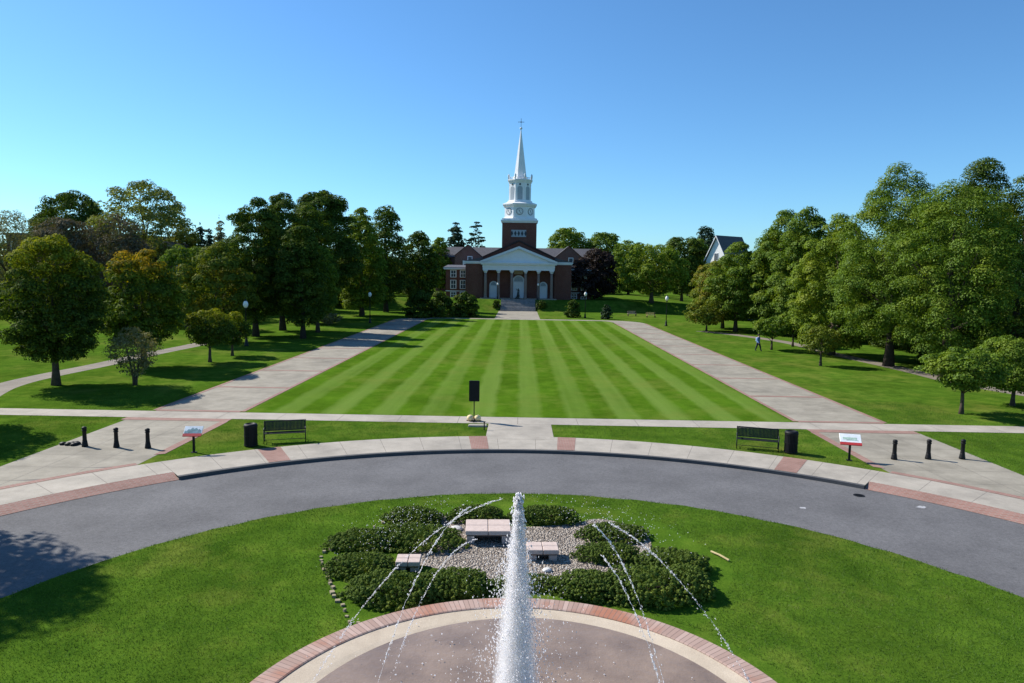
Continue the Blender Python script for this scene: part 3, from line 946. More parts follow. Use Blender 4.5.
# distant row that closes the view
_far = []
g_ = random.Random(11)
GF = 'distant trees closing the view behind the campus'
for k, (mt, hh, ww) in enumerate((('mid', 15, 12), ('dark', 17, 12), ('yellow', 14, 12), ('mid', 18, 13))):
    root = thing('distant_tree', 'green tree in the distant row closing the view behind the campus', 'tree', (0, 300, 0), 0, GF)
    o, cen = leaf_cloud('crown', L[mt], 7000, PROF['maple'], ww / 2, ww / 2, .6, hh, .75, 900 + k, 90, .24, .12, .35, .62, .8, 0, .18, root)
    trunk_mesh(root, hh, 1, .35, cen, 900 + k, M['bark'], 4)
    _far.append(root)
spots = []
for row, (yy, n_) in enumerate(((235, 30), (262, 30))):
    for i in range(n_):
        x = -215 + 430 * (i + .5 * row + g_.uniform(-.2, .2)) / n_
        spots.append((x, yy + g_.uniform(-6, 8)))
for i, (x, y) in enumerate(spots):
    r_ = _far[i % 4]
    sc_ = g_.uniform(.72, .95) * (1.05 if abs(x) > 60 else .88)
    if i < 4:
        r_.location = (x, y, 0); r_.rotation_euler.z = g_.uniform(0, 6); r_.scale = (sc_,) * 3
    else:
        copy_thing(r_, (x, y, 0), g_.uniform(0, 6), None, sc_)
#@END

# shrubs by the church
GS = 'dark shrubs in front of the church'
for (lab, px, py, wpx, hpx, mt, sd_) in (
    ('dark rounded shrub at the left end of the row before the church', 418, 318.5, 33, 31, 'dark', 1),
    ('dark shrub second from the left before the church wing', 440, 318, 31, 30, 'dark', 2),
    ('dark rounded shrub under the windows of the church wing, nearest the steps', 464, 317.5, 31, 28, 'dark', 3),
    ('small upright shrub beside the lamp right of the church steps', 573, 318, 17, 20, 'dark', 4),
    ('small pointed shrub at the far end of the right walk', 607, 319.5, 11, 17, 'conifer', 5)):
    p = ground_at(px, py)
    s_ = p.y / FPX
    shrub(lab, p.x, p.y + wpx * s_ * .4, wpx * s_ / 2, wpx * s_ * .42, hpx * s_, mt, 40 + sd_, GS, 'dark_shrub', .4, 1.2, flat=.8)
for lab, px, wd in (('low dark shrub at the left foot of the church steps', 496.5, 1.0), ('low dark shrub at the right foot of the church steps', 541.5, 1.3)):
    p = at(px, 309, 144.5)
    shrub(lab, p.x, 144.8, wd, .9, 1.7, 'dark', 60 + int(px), GS, 'dark_shrub', .3, 1.0, z=gz(p.x, 144.8))

# junipers of the bed: middle-bottom pixel of each, width and depth in metres
GJ = 'low junipers in the fountain bed'
J = [
 ('low juniper at the far left corner of the bed', 411, 529, 2.0, 1.3, .55),
 ('wide low juniper on the left side of the bed, second row', 357, 556, 2.0, 1.5, .55),
 ('spreading juniper left of the gravel, beside the long stone bench', 413, 556, 2.7, 1.9, .6),
 ('dark juniper at the near left corner of the bed', 357, 582, 2.1, 1.3, .55),
 ('long juniper along the left of the fountain rim', 386, 612, 2.4, 1.5, .72),
 ('juniper between the fountain rim and the gravel, left of the plume', 450, 602, 2.2, 1.3, .62),
 ('dark juniper behind the long stone bench, flecked with spray', 476, 526, 2.0, 1.0, .6),
 ('juniper behind the plume at the far side of the bed', 545, 527, 2.2, 1.1, .6),
 ('juniper at the far right of the gravel', 616, 545, 2.2, 1.2, .5),
 ('juniper right of the short stone bench', 611, 568, 1.8, 1.3, .5),
 ('broad juniper at the right corner of the bed', 680, 584, 2.2, 1.7, .62),
 ('large bushy juniper along the right of the fountain rim', 650, 612, 2.3, 1.7, .85),
 ('dense juniper at the near right end of the bed', 693, 605, 1.3, 1.4, .8),
 ('juniper by the fountain rim just right of the plume', 592, 604, 2.0, 1.2, .65),
 ('thin low juniper hidden behind the plume', 528, 594, 1.9, .8, .38)]
for i, (lab, px, py, wx, wy, h) in enumerate(J):
    p = ground_at(px, py)
    shrub(lab, p.x, p.y + wy / 2, wx / 2 * 1.17, wy / 2 * 1.12, h * .95, 'juniper', 200 + i, GJ, 'juniper_shrub', .040, 1.0 if i != 14 else .5, z=0, ncl=900, clump=.062, flat=.9)

# ------------------------------------------------------------------ church
CH = Vector((-0.4, 152.0, MZ))
ch = thing('church', 'red brick church with white pediment, brown columns and tall white steeple beyond the lawn', 'church', CH)

mb = MB()
mb.box(-11.5, -7.75, 0, 34, -.4, 7.5)
mb.box(7.75, 11.4, 0, 34, -.4, 7.5)
mb.box(-7.75, 7.75, 1.6, 34, -.4, 8.0)
mb.prism([(-9.9, 7.9), (9.9, 7.9), (0, 12.35)], .35, 34, 'y')
mb.build('wall', M['brick_wall'], ch)
for x0, x1 in ((-11.5, -7.75), (7.75, 11.4)):
    mb = MB()
    mb.box(x0 - .15, x1 + .15, -.18, 34, 7.5, 7.78)
    mb.box(x0 - .3, x1 + .3, -.32, 34, 7.78, 8.05)
    mb.build('cornice', M['white_old'], ch)
    m2 = MB()
    xe = x0 if x0 < 0 else x1
    xi_ = x1 if x0 < 0 else x0
    m2.add([(xe + (-.3 if x0 < 0 else .3), -.3, 8.06), (xi_, -.3, 8.95), (xi_, 34, 8.95), (xe + (-.3 if x0 < 0 else .3), 34, 8.06)], [(0, 1, 2, 3)])
    m2.add([(xe + (-.3 if x0 < 0 else .3), -.3, 8.055), (xi_, -.3, 8.055), (xi_, -.3, 8.95)], [(0, 1, 2)])
    m2.build('side_roof', M['slate'], ch)
# pilaster seams on the brick blocks
for x in (-8.75, 8.65):
    mb = MB(); mb.box(x - .09, x + .09, -.06, 0.0, -.2, 7.48); mb.build('pilaster', M['brick_wall'], ch)
# nave roof
mb = MB()
for s_ in (-1, 1):
    mb.add([(s_ * 10.3, .1, 7.95), (0, .1, 12.75), (0, 34.3, 12.75), (s_ * 10.3, 34.3, 7.95), (s_ * 10.3, .1, 7.72), (0, .1, 12.42), (0, 34.3, 12.42), (s_ * 10.3, 34.3, 7.72)],
           [(0, 1, 2, 3), (4, 7, 6, 5), (0, 4, 5, 1), (3, 2, 6, 7), (0, 3, 7, 4)])
mb.build('roof', M['dark_roof'], ch)
# portico
mb = MB()
mb.box(-7.7, 7.7, -1.5, 1.55, 6.2, 6.75)
mb.box(-7.75, 7.75, -1.56, 1.55, 6.75, 7.35)
mb.box(-8.1, 8.1, -1.9, 1.55, 7.35, 7.62)
mb.box(-8.25, 8.25, -2.05, 1.55, 7.62, 7.8)
mb.build('entablature', M['white'], ch)
mb = MB()
mb.prism([(-7.6, 7.82), (7.6, 7.82), (0, 10.75)], -1.45, .3, 'y')
ped = mb.build('pediment', M['white'], ch)
mb = MB()
for s_ in (-1, 1):
    mb.prism([(s_ * 8.25, 7.81), (s_ * 8.25, 8.1), (0, 11.3), (0, 10.78), (s_ * 7.2, 7.95)], -2.05, -1.46, 'y')
mb.build('raking_cornice', M['white_old'], ped)
mb = MB()
for s_ in (-1, 1):
    mb.add([(s_ * 8.35, -2.0, 8.12), (0, -2.0, 11.34), (0, 1.0, 11.34), (s_ * 8.35, 1.0, 8.12)], [(0, 1, 2, 3)])
mb.build('portico_roof', M['dark_roof'], ch)
mb = MB(); mb.box(-8.2, 8.2, -2.0, 1.6, -.35, .16); mb.build('portico_floor', M['stone_tan'], ch)
mb = MB()
for xc in (-7.1, -4.3, -1.45, 1.5, 4.3, 7.1):
    m1 = MB()
    m1.lathe([(.40, .16), (.40, .32), (.34, .36), (.31, 1.2), (.30, 3.6), (.26, 5.55)], 18, (xc, -1.05, 0))
    co = m1.build('column', M['column'], ch, True)
    m2 = MB()
    m2.lathe([(.27, 5.56), (.34, 5.75), (.38, 5.93)], 18, (xc, -1.05, 0))
    m2.box(xc - .47, xc + .47, -1.52, -.58, 5.93, 6.19)
    m2.build('capital', M['white_old'], co)
def arch_outline(w_, h_, seg=12):
    r_ = w_ / 2
    return [(-r_, 0), (r_, 0)] + [(r_ * math.cos(PI * i / seg), h_ - r_ + r_ * math.sin(PI * i / seg)) for i in range(seg + 1)]
for xc, wd, hh in ((0, 2.3, 4.75), (-5.45, 1.4, 3.4), (5.4, 1.4, 3.4)):
    m1 = MB()
    out = [(x + xc, z + .17) for x, z in arch_outline(wd + .44, hh + .22)]
    m1.prism(out, 1.5, 1.6, 'y')
    d = m1.build('door', M['white_old'], ch)
    for sgn in ((-1, 1) if wd > 2 else (0,)):
        m2 = MB()
        pw = wd / 2 - .06 if wd > 2 else wd - .1
        cx = xc + sgn * wd / 4
        m2.box(cx - pw / 2, cx + pw / 2, 1.45, 1.498, .18, hh - wd / 2 - .1)
        lf = m2.build('door_leaf', M['white'], d)
    m3 = MB()
    fan = [(x * .86 + xc, z + .17) for x, z in arch_outline(wd, hh)]
    fan = [(x, z) for x, z in fan if z > hh - wd / 2 + .1]
    m3.prism(fan, 1.46, 1.498, 'y')
    m3.build('fanlight', M['louver'], d)
mb = MB(); mb.box(-1.0, .95, 1.5, 1.598, 5.35, 6.15); mb.build('stone_plaque', M['stone_tan'], ch)
# tower
mb = MB(); mb.box(-3.75, 3.75, 1.7, 9.2, 7.5, 16.75); tw = mb.build('tower', M['brick_wall'], ch)
mb = MB()
mb.box(-1.75, 1.5, 1.64, 1.7, 13.6, 15.15)
lv = mb.build('tower_panel', M['louver'], tw)
mb = MB()
for i in range(5):
    x = -1.6 + i * .74
    mb.prism([(x - .28, 14.37), (x, 13.75), (x + .28, 14.37), (x, 15.0)], 1.6, 1.638, 'y')
mb.build('lattice', M['louver_dark'], lv)
mb = MB()
mb.box(-3.85, 3.85, 1.6, 9.3, 16.75, 17.05); mb.box(-4.05, 4.05, 1.4, 9.5, 17.05, 17.35); mb.box(-3.8, 3.8, 1.65, 9.25, 17.35, 17.7)
mb.build('tower_cornice', M['white'], ch)
TC = (0, 5.45, 0)
def octa(mb, prof, sc_=1 / math.cos(PI / 8)):
    mb.lathe([(r * sc_, z) for r, z in prof], 8, TC, 0, PI / 8)
mb = MB(); octa(mb, [(3.55, 17.7), (3.5, 18.0), (3.32, 18.05), (3.28, 20.35), (3.55, 20.5), (3.62, 20.75), (3.75, 20.85), (3.75, 21.1), (2.6, 21.5)])
bel = mb.build('belfry', M['white'], ch)
def on_face(k, apo):
    """centre and in-plane direction of facet k of the octagon (0 looks to the lawn)"""
    a = -PI / 2 + k * PI / 4
    nrm = Vector((math.cos(a), math.sin(a), 0))
    return Vector(TC) + nrm * apo, Vector((-math.sin(a), math.cos(a), 0)), nrm
for k in (0, -1, 1):
    c, u, nr = on_face(k, 3.3)
    base_ = c + Vector((0, 0, 19.3))
    rot = Matrix((u, Vector((0, 0, 1)), nr)).transposed().to_4x4()
    m1 = MB(); m1.lathe([(.68, 0), (.68, .05), (.64, .07)], 28)
    ck = m1.build('clock_face', M['white'], ch)
    ck.matrix_local = Matrix.Translation(base_) @ rot
    m2 = MB(); m2.lathe([(.68, .071), (.76, .071), (.76, 0.02)], 28)
    m2.v = m2.v; m2.f = m2.f[:-2]; m2.mi = m2.mi[:-2]
    for i in range(12):
        a = 2 * PI * i / 12
        m2.box(.48, .62, -.035, .035, .072, .085, 0, a, (0, 0))
    m2.build('clock_ring', M['black'], ck)
    m3 = MB()
    m3.box(-.04, .40, -.05, .05, .09, .105, 0, R(118), (0, 0)); m3.box(-.08, .56, -.035, .035, .106, .12, 0, R(-58), (0, 0))
    m3.build('clock_hand', M['black'], ck)
mb = MB(); octa(mb, [(2.75, 21.35), (2.72, 21.75), (2.42, 21.85), (2.36, 25.75), (2.5, 25.9), (2.6, 26.25), (2.72, 26.3), (2.72, 26.55), (1.6, 26.7)])
lan = mb.build('lantern', M['white'], ch)
for k in range(8):
    c, u, nr = on_face(k, 2.39)
    rot = Matrix((u, nr, Vector((0, 0, 1)))).transposed().to_4x4()
    m1 = MB(); m1.prism(arch_outline(1.1, 3.0), -.01, .035, 'y')
    o = m1.build('louvre', M['louver'], lan); o.matrix_local = Matrix.Translation(c + Vector((0, 0, 22.0))) @ rot
    m1 = MB()
    m1.prism([(.22 * math.cos(2 * PI * i / 16), .22 * math.sin(2 * PI * i / 16)) for i in range(16)], -.01, .045, 'y')
    o = m1.build('rondel', M['louver_dark'], lan); o.matrix_local = Matrix.Translation(c + Vector((0, .0, 25.4))) @ rot
    a = -PI / 2 + k * PI / 4 + PI / 8
    m1 = MB()
    m1.lathe([(.13, 26.5), (.13, 27.0), (.22, 27.05), (.17, 27.2), (.24, 27.4), (.1, 27.7), (0.0, 27.85)], 10, (2.72 * math.cos(a), TC[1] + 2.72 * math.sin(a), 0))
    m1.build('urn_finial', M['white_old'], lan, True)
    m1 = MB()
    p0 = Vector((2.62 * math.cos(a), TC[1] + 2.62 * math.sin(a), 26.95)); b_ = a + PI / 4
    p1 = Vector((2.62 * math.cos(b_), TC[1] + 2.62 * math.sin(b_), 26.95))
    m1.tube([p0, p1], .06, 6)
    for i in range(1, 5):
        q = p0.lerp(p1, i / 5); m1.tube([q - Vector((0, 0, .4)), q], .05, 5)
    m1.build('balustrade', M['white_old'], lan)
mb = MB(); octa(mb, [(1.62, 26.6), (1.5, 27.2), (1.36, 27.3), (.06, 37.85)]); sp = mb.build('spire', M['white'], ch)
mb = MB(); mb.lathe([(0, -.3), (.2, -.22), (.3, 0), (.2, .22), (0, .3)], 14, (0, TC[1], 38.05)); mb.build('ball', M['white_old'], sp, True)
mb = MB()
mb.tube([(0, TC[1], 38.2), (0, TC[1], 40.15)], .045, 6); mb.tube([(-.6, TC[1], 39.45), (.6, TC[1], 39.45)], .045, 6)
for dx, dz in ((-.6, 39.45), (.6, 39.45), (0, 40.15)):
    mb.lathe([(0, -.1), (.09, 0), (0, .1)], 8, (dx, TC[1], dz))
mb.lathe([(.26, -.04), (.32, 0), (.26, .04)], 14, (0, TC[1], 39.45))
mb.build('cross', M['bronze'], sp)
for o in ch.children:                         # the whole tower a little lower
    kind_ = o.name.split('.')[0]
    if kind_ == 'clock_face':
        o.location.z = 7.5 + (o.location.z - 7.5) * .972
    elif kind_ in ('tower', 'tower_cornice', 'belfry', 'lantern', 'spire'):
        o.scale.z = .972; o.location.z = 7.5 * .028
# wings
for s_ in (-1, 1):
    m1 = MB()
    x0, x1 = (-16.3, -11.5) if s_ < 0 else (11.4, 16.2)
    m1.box(x0, x1, 5.2, 26, -.4, 6.15)
    wg = m1.build('wing', M['brick_wall'], ch)
    m2 = MB(); m2.box(x0 - .35, x1 + .0, 4.85, 26.3, 6.15, 6.32); m2.box(x0 - .5, x1 + .0, 4.7, 26.3, 6.32, 6.6); m2.build('wing_cornice', M['white_old'], wg)
    m2 = MB(); m2.prism([(4.7, 6.61), (26.3, 6.61), (26.3, 6.8), (15, 7.3), (4.7, 6.7)], x0 - .5, x1, 'x'); m2.build('wing_roof', M['slate'], wg)
    m2 = MB(); m2.box(x0 - .03, x1, 5.14, 5.2, 1.3, 1.5); m2.build('string_course', M['white_old'], wg)
    for xc in (s_ * 14.6, s_ * 12.45):
        for z0, z1 in ((4.55, 5.95), (2.0, 3.75), (.1, 1.1)):
            m3 = MB()
            for (a0, a1, c0, c1) in ((xc - .68, xc + .68, z0 - .12, z0), (xc - .68, xc + .68, z1, z1 + .12), (xc - .68, xc - .5, z0, z1), (xc + .5, xc + .68, z0, z1), (xc - .04, xc + .04, z0, z1), (xc - .5, xc - .04, (z0 + z1) / 2 - .05, (z0 + z1) / 2 + .05), (xc + .04, xc + .5, (z0 + z1) / 2 - .05, (z0 + z1) / 2 + .05)):
                m3.box(a0, a1, 5.08, 5.2, c0, c1)
            wn = m3.build('window', M['white'], wg)
            m4 = MB(); m4.box(xc - .5, xc + .5, 5.15, 5.198, z0, z1); m4.build('pane', M['glass'], wn)

# steps up the bank
st = thing('stone_steps', 'broad grey stone steps climbing the grass bank to the church portico', 'steps', (-.4, 143.3, .07))
mb = MB()
nst = 12
dep = [.28, .28, .28, .79] * 3
for i in range(nst):
    mb.box(-3.6, 3.6, sum(dep[:i]), 7.2, i * MZ / nst - (.2 if i == 0 else 0), (i + 1) * MZ / nst + .02)
mb.build('flight', plain('step_stone', (.26, .255, .25), .85, .25, 0, .3, 2), st)
mb = MB(); mb.box(-3.6, 3.6, sum(dep) + .01, 7.1, MZ + .021, MZ + .04)
mb.build('landing', M['concrete_old'], st)
for s_ in (-1, 1):
    m1 = MB()
    m1.tube([(s_ * 3.9, -.1, 0), (s_ * 3.9, -.1, .95)], .035, 6); m1.tube([(s_ * 3.9, 4.6, MZ), (s_ * 3.9, 4.6, MZ + .95)], .035, 6)
    m1.tube([(s_ * 3.9, 2.2, MZ * .48), (s_ * 3.9, 2.2, MZ * .48 + .95)], .03, 6)
    m1.tube([(s_ * 3.9, -.4, .92), (s_ * 3.9, -.1, .95), (s_ * 3.9, 4.6, MZ + .95)], .04, 6)
    m1.build('handrail', M['black'], st)


# ------------------------------------------------------------------ other buildings
def gable_house(name, label, cat, loc, rz, w_, d_, eave, ridge, wallm, roofm, wins, trim=None):
    h = thing(name, label, cat, loc, rz)
    m1 = MB(); m1.prism([(-w_ / 2, -.5), (w_ / 2, -.5), (w_ / 2, eave), (0, ridge), (-w_ / 2, eave)], 0, d_, 'y'); wl = m1.build('wall', wallm, h)
    m1 = MB()
    for s_ in (-1, 1):
        m1.add([(s_ * (w_ / 2 + .4), -.4, eave - .35), (0, -.4, ridge + .12), (0, d_ + .4, ridge + .12), (s_ * (w_ / 2 + .4), d_ + .4, eave - .35),
                (s_ * (w_ / 2 + .4), -.4, eave - .1), (0, -.4, ridge + .38), (0, d_ + .4, ridge + .38), (s_ * (w_ / 2 + .4), d_ + .4, eave - .1)],
               [(0, 3, 2, 1), (4, 5, 6, 7), (0, 1, 5, 4), (2, 3, 7, 6), (0, 4, 7, 3)])
    m1.build('roof', roofm, h)
    if trim:
        m1 = MB()
        for s_ in (-1, 1):
            m1.prism([(s_ * (w_ / 2 + .4), eave - .36), (s_ * (w_ / 2 + .4), eave - .05), (0, ridge + .39), (0, ridge + .05)], -.5, -.41, 'y')
        m1.build('barge_board', trim, h)
    for (x, z, ww, hh) in wins:
        m2 = MB()
        m2.box(x - ww / 2 - .1, x + ww / 2 + .1, -.06, 0, z - .1, z); m2.box(x - ww / 2 - .1, x + ww / 2 + .1, -.06, 0, z + hh, z + hh + .1)
        m2.box(x - ww / 2 - .1, x - ww / 2, -.06, 0, z, z + hh); m2.box(x + ww / 2, x + ww / 2 + .1, -.06, 0, z, z + hh)
        m2.box(x - .03, x + .03, -.055, -.02, z, z + hh)
        wn = m2.build('window', M['white_old'], h)
        m3 = MB(); m3.box(x - ww / 2, x + ww / 2, -.02, -.002, z, z + hh); m3.build('pane', M['glass'], wn)
    return h

hall = gable_house('brick_hall', 'brick hall with grey slate roof and twin gables half hidden behind the church', 'building', (-1.2, 200, 0), 0, 46, 12, 12.0, 12.1, M['far_brick'], M['slate'], [])
for c_ in list(hall.children):
    if c_.name.startswith('roof'):
        bpy.data.objects.remove(c_)
mb = MB(); mb.prism([(-.5, 11.9), (12.5, 11.9), (6, 15.0)], -23.2, 23.2, 'x'); mb.build('roof', M['slate'], hall)
for xc in (-13.6, 14.6):
    m1 = MB(); m1.prism([(xc - 3.6, -.5), (xc + 3.6, -.5), (xc + 3.6, 12.4), (xc, 15.4), (xc - 3.6, 12.4)], -3, 4, 'y'); gb = m1.build('gable_wing', M['far_brick'], hall)
    m1 = MB()
    for s_ in (-1, 1):
        m1.add([(xc + s_ * 3.9, -3.3, 12.25), (xc, -3.3, 15.5), (xc, 6, 15.5), (xc + s_ * 3.9, 6, 12.25)], [(0, 1, 2, 3)])
    m1.build('gable_roof', M['slate'], gb)
    m1 = MB(); m1.box(xc - .7 + .6, xc + .7 + .6, -3.1, -3.0, 10.2, 12.2); wn = m1.build('window', M['white_old'], gb)
    m1 = MB(); m1.box(xc - .5 + .6, xc + .5 + .6, -3.14, -3.1, 10.4, 12.0); m1.build('pane', M['glass'], wn)
m1 = MB(); m1.box(-14.8, -9.6, -5.5, -3.05, 5, 10.9); pr_ = m1.build('white_porch', M['white_old'], hall)
m1 = MB()
for i in range(4):
    m1.box(-14.4 + i * 1.25, -13.5 + i * 1.25, -5.55, -5.5, 8.2, 10.0)
m1.build('porch_glazing', M['glass'], pr_)

hp = at(716, 262, 168)
wh = gable_house('gabled_house', 'white gabled house with dark roof showing above the right trees', 'house', (hp.x, 168, 0), R(-52), 6.0, 9.5, 11.2, 17.0, M['siding'], M['slate'], [(0, 11.5, 1.0, 1.6), (-1.7, 8, 1, 1.6), (1.7, 8, 1, 1.6)], M['white'])
p = at(166, 262, 112)
gable_house('brick_house', 'dark brick house with pale roof edge half hidden behind the two left maples', 'house', (p.x, 112, 0), R(6), 6.6, 14, 9.4, 11.6, M['far_brick'], M['slate'], [(-1.6, 6.6, .9, 1.5), (1.6, 6.6, .9, 1.5)], M['pink_trim'])
p = at(70, 262, 122)
bl = thing('brick_block', 'long dark brick building behind the brown trees at the far left', 'building', (p.x, 122, 0))
m1 = MB(); m1.box(-11, 13, 0, 12, -.5, 13.0); m1.build('wall', M['far_brick'], bl)
m1 = MB(); m1.box(-11.3, 13.3, -.3, 12.3, 13.0, 13.4); m1.build('roof', M['slate'], bl)
for i in range(8):
    for z in (3.5, 7.0, 10.2):
        x = -9.6 + i * 3.0
        m2 = MB(); m2.box(x - .65, x + .65, -.05, 0, z - .1, z + 1.75); wn = m2.build('window', M['white_old'], bl)
        m3 = MB(); m3.box(x - .5, x + .5, -.09, -.05, z, z + 1.6); m3.build('pane', M['glass'], wn)


# ------------------------------------------------------------------ street furniture
def make_bench():
    b = thing('park_bench', 'black metal park bench on the left, beside the litter bin', 'bench', (0, 0, 0), 0, 'black benches beside the ring road')
    m = MB()                                   # slatted seat, front towards -y
    for i in range(6):
        m.box(-.88, .88, -.24 + i * .075, -.185 + i * .075, .425 + .004 * abs(i - 3), .45 + .004 * abs(i - 3))
    bevel(m.build('seat', M['black_green'], b), .005, 1)
    m = MB()                                   # backrest of upright straps in a frame of four bays
    def bk(z): return .23 + (z - .45) * .22
    def bar(x0, x1, z0, z1, d=.03):
        m.add([(x0, bk(z0) - d / 2, z0), (x1, bk(z0) - d / 2, z0), (x1, bk(z0) + d / 2, z0), (x0, bk(z0) + d / 2, z0), (x0, bk(z1) - d / 2, z1), (x1, bk(z1) - d / 2, z1), (x1, bk(z1) + d / 2, z1), (x0, bk(z1) + d / 2, z1)],
              [(0, 3, 2, 1), (4, 5, 6, 7), (0, 1, 5, 4), (1, 2, 6, 5), (2, 3, 7, 6), (3, 0, 4, 7)])
    bar(-.88, .88, .905, .945, .045); bar(-.88, .88, .49, .525, .04)
    for i in range(29):
        x = -.86 + i * 1.72 / 28
        if i % 7 == 0:
            bar(x - .025, x + .025, .525, .905, .042)
        else:
            bar(x - .027, x + .027, .525, .905, .014)
    m.build('backrest', M['black_green'], b)
    for s_ in (-1, 1):
        m = MB()
        x = s_ * .91
        m.tube([(x, -.24, 0), (x, -.22, .3), (x, -.235, .64)], .024, 8); m.tube([(x, .34, 0), (x, .24, .42), (x, .345, .95)], .024, 8)
        m.tube([(x, -.26, .64), (x, 0, .665), (x, .27, .63)], .028, 8); m.tube([(x, -.22, .42), (x, .24, .42)], .02, 8)
        m.tube([(x, -.23, .12), (x, .31, .12)], .014, 6)
        m.build('end_frame', M['black_green'], b, True)
    m = MB(); m.tube([(-.91, .0, .12), (.91, .0, .12)], .014, 6); m.build('stretcher', M['black_green'], b)
    return b

bench = make_bench()
p = (ground_at(264, 444) + ground_at(305, 440.5)) / 2
bench.location = (p.x, p.y + .05, .012); bench.rotation_euler.z = R(17)
p = (ground_at(739, 449) + ground_at(780, 453)) / 2
copy_thing(bench, (p.x, p.y + .3, .012), R(-17), 'black metal park bench on the right, left of the litter bin')

def make_bin():
    b = thing('litter_bin', 'black slatted litter bin left of the left bench', 'litter bin', (0, 0, 0), 0, 'black slatted litter bins')
    m = MB(); m.lathe([(.25, .04), (.25, .86), (.235, .86), (.235, .08)], 20); m.build('liner', M['black'], b)
    m = MB()
    for i in range(26):
        a = 2 * PI * i / 26
        m.box(.268, .285, -.022, .022, .06, .9, 0, a, (0, 0))
    m.build('slat_cage', M['black'], b)
    m = MB()
    for z in (.06, .48, .88):
        m.lathe([(.29, z - .02), (.302, z - .02), (.302, z + .02), (.29, z + .02), (.29, z - .02)], 28)
        m.f = m.f[:-2]; m.mi = m.mi[:-2]
    m.build('hoop', M['black'], b)
    m = MB(); m.lathe([(.30, .9), (.30, .94), (.27, 1.0), (.18, 1.03), (.17, 1.0), (.0, .985)], 28); m.build('lid', M['black'], b, True)
    m = MB(); m.lathe([(.2, 0), (.2, .05), (.12, .055)], 20); m.build('base', M['black'], b)
    return b
bn = make_bin()
p = ground_at(251, 446); bn.location = (p.x, p.y, .012)
p = ground_at(790.5, 453); copy_thing(bn, (p.x, p.y, .012), .4, 'black slatted litter bin right of the right bench')

def make_bollard():
    b = thing('bollard', 'black bollard', 'bollard', (0, 0, 0), 0, 'black bollards closing the side walks')
    m = MB(); m.lathe([(.13, 0), (.13, .06), (.12, .10), (.105, .2), (.095, .27)], 16); m.build('foot', M['black'], b, True)
    m = MB(); m.lathe([(.098, .26), (.088, .30), (.080, .68), (.105, .70), (.105, .735), (.078, .75)], 16); m.build('shaft', M['black'], b, True)
    m = MB(); m.lathe([(.07, .745), (.098, .775), (.105, .815), (.09, .86), (.05, .885), (0, .89)], 16); m.build('cap', M['black'], b, True)
    return b
bo = make_bollard()
BL = [(85, 446.5, 'black bollard leftmost of the left three, dark debris beside it'), (116.5, 447.5, 'black bollard in the middle of the left three'), (148, 448.2, 'black bollard of the left three, nearest the left information sign'),
      (894, 459.5, 'black bollard of the right three, nearest the right information sign'), (928, 459.2, 'black bollard in the middle of the right three'), (962, 459, 'black bollard rightmost of the right three')]
for i, (px, py, lab) in enumerate(BL):
    p = ground_at(px, py)
    if i == 0:
        bo.location = (p.x, p.y, .012); bo['label'] = lab
    else:
        copy_thing(bo, (p.x, p.y, .012), i * .7, lab)

def sign(label, px, py, rz, wd, hh, left):
    p = ground_at(px, py)
    s = thing('information_sign', label, 'sign', (p.x, p.y, .012), rz, 'information signs on black posts')
    m = MB(); m.box(-.045, .045, -.03, .03, 0, .80); m.box(-.11, .11, -.11, .11, 0, .015); m.build('post', M['black'], s)
    tilt = Matrix.Translation((0, -.02, .93)) @ Matrix.Rotation(R(42), 4, 'X')
    m = MB(); m.box(-wd / 2, wd / 2, -hh / 2, hh / 2, -.02, .02)
    pn = m.build('panel', M['sign_white'], s); pn.matrix_local = tilt; bevel(pn, .006, 1)
    m = MB(); m.box(-wd / 2 - .004, wd / 2 + .004, -hh / 2 - .004, -hh / 2 + .13, -.024, .024); m.build('red_strip', M['red'], pn)
    m = MB()
    if left:                                   # a blue green skyline picture
        pts = [(-.34, -.12), (.34, -.12), (.33, .04), (.24, .10), (.20, .06), (.12, .17), (.02, .12), (-.05, .19), (-.12, .08), (-.2, .10), (-.26, .0), (-.34, .02)]
        m.prism([(x * wd / .75, y * hh / .55) for x, y in pts], .021, .024, 'z')
        m.build('picture', M['sign_blue'], pn)
    else:
        m.box(-wd * .36, wd * .30, -.02, .10, .021, .024)
        m.box(-wd * .2, wd * .36, -.07, -.035, .021, .024)
        m.build('picture', M['sign_green'], pn)
    return s
sign('slanted white information sign with blue picture and red lower edge, on the left', 194, 452.5, R(6), .76, .52, True)
sign('slanted white information sign with pale green print and red lower edge, on the right', 849, 460.5, R(-14), .86, .58, False)

p = ground_at(474, 421)
s = thing('panel_stand', 'tall black panel on a thin pole with two yellow weights at its foot', 'panel', (p.x, p.y, .012))
m = MB(); m.box(-.28, .28, -.06, .06, 1.06, 2.18); bevel(m.build('panel', M['black'], s), .02, 2)
m = MB(); m.tube([(0, 0, 0), (0, 0, 1.08)], .028, 8); m.build('pole', M['black'], s)
m = MB(); m.box(-.4, .4, -.04, .04, 0, .03); m.box(-.04, .04, -.4, .4, 0, .03); m.build('cross_base', M['black'], s)
for sx in (-1, 1):
    m = MB(); m.lathe([(0, .0), (.14, .02), (.185, .12), (.16, .24), (.06, .30), (0, .31)], 14, (sx * .2, -.06, .03)); m.build('weight', M['yellow'], s, True)
p0 = ground_at(468, 427); p1 = ground_at(487, 427)
m = MB(); m.box(p0.x, p1.x, p0.y, p0.y + .34, -.05, .09)
tag(bevel(m.build('stone_block', M['concrete']), .03, 2), 'low white stone block on the grass below the black panel', 'block')
p = ground_at(484.2, 430)
m = MB(); m.tube([(p.x, p.y, -.05), (p.x, p.y, .38)], .03, 8); m.lathe([(.045, .38), (.045, .43), (0, .45)], 10, (p.x, p.y, 0))
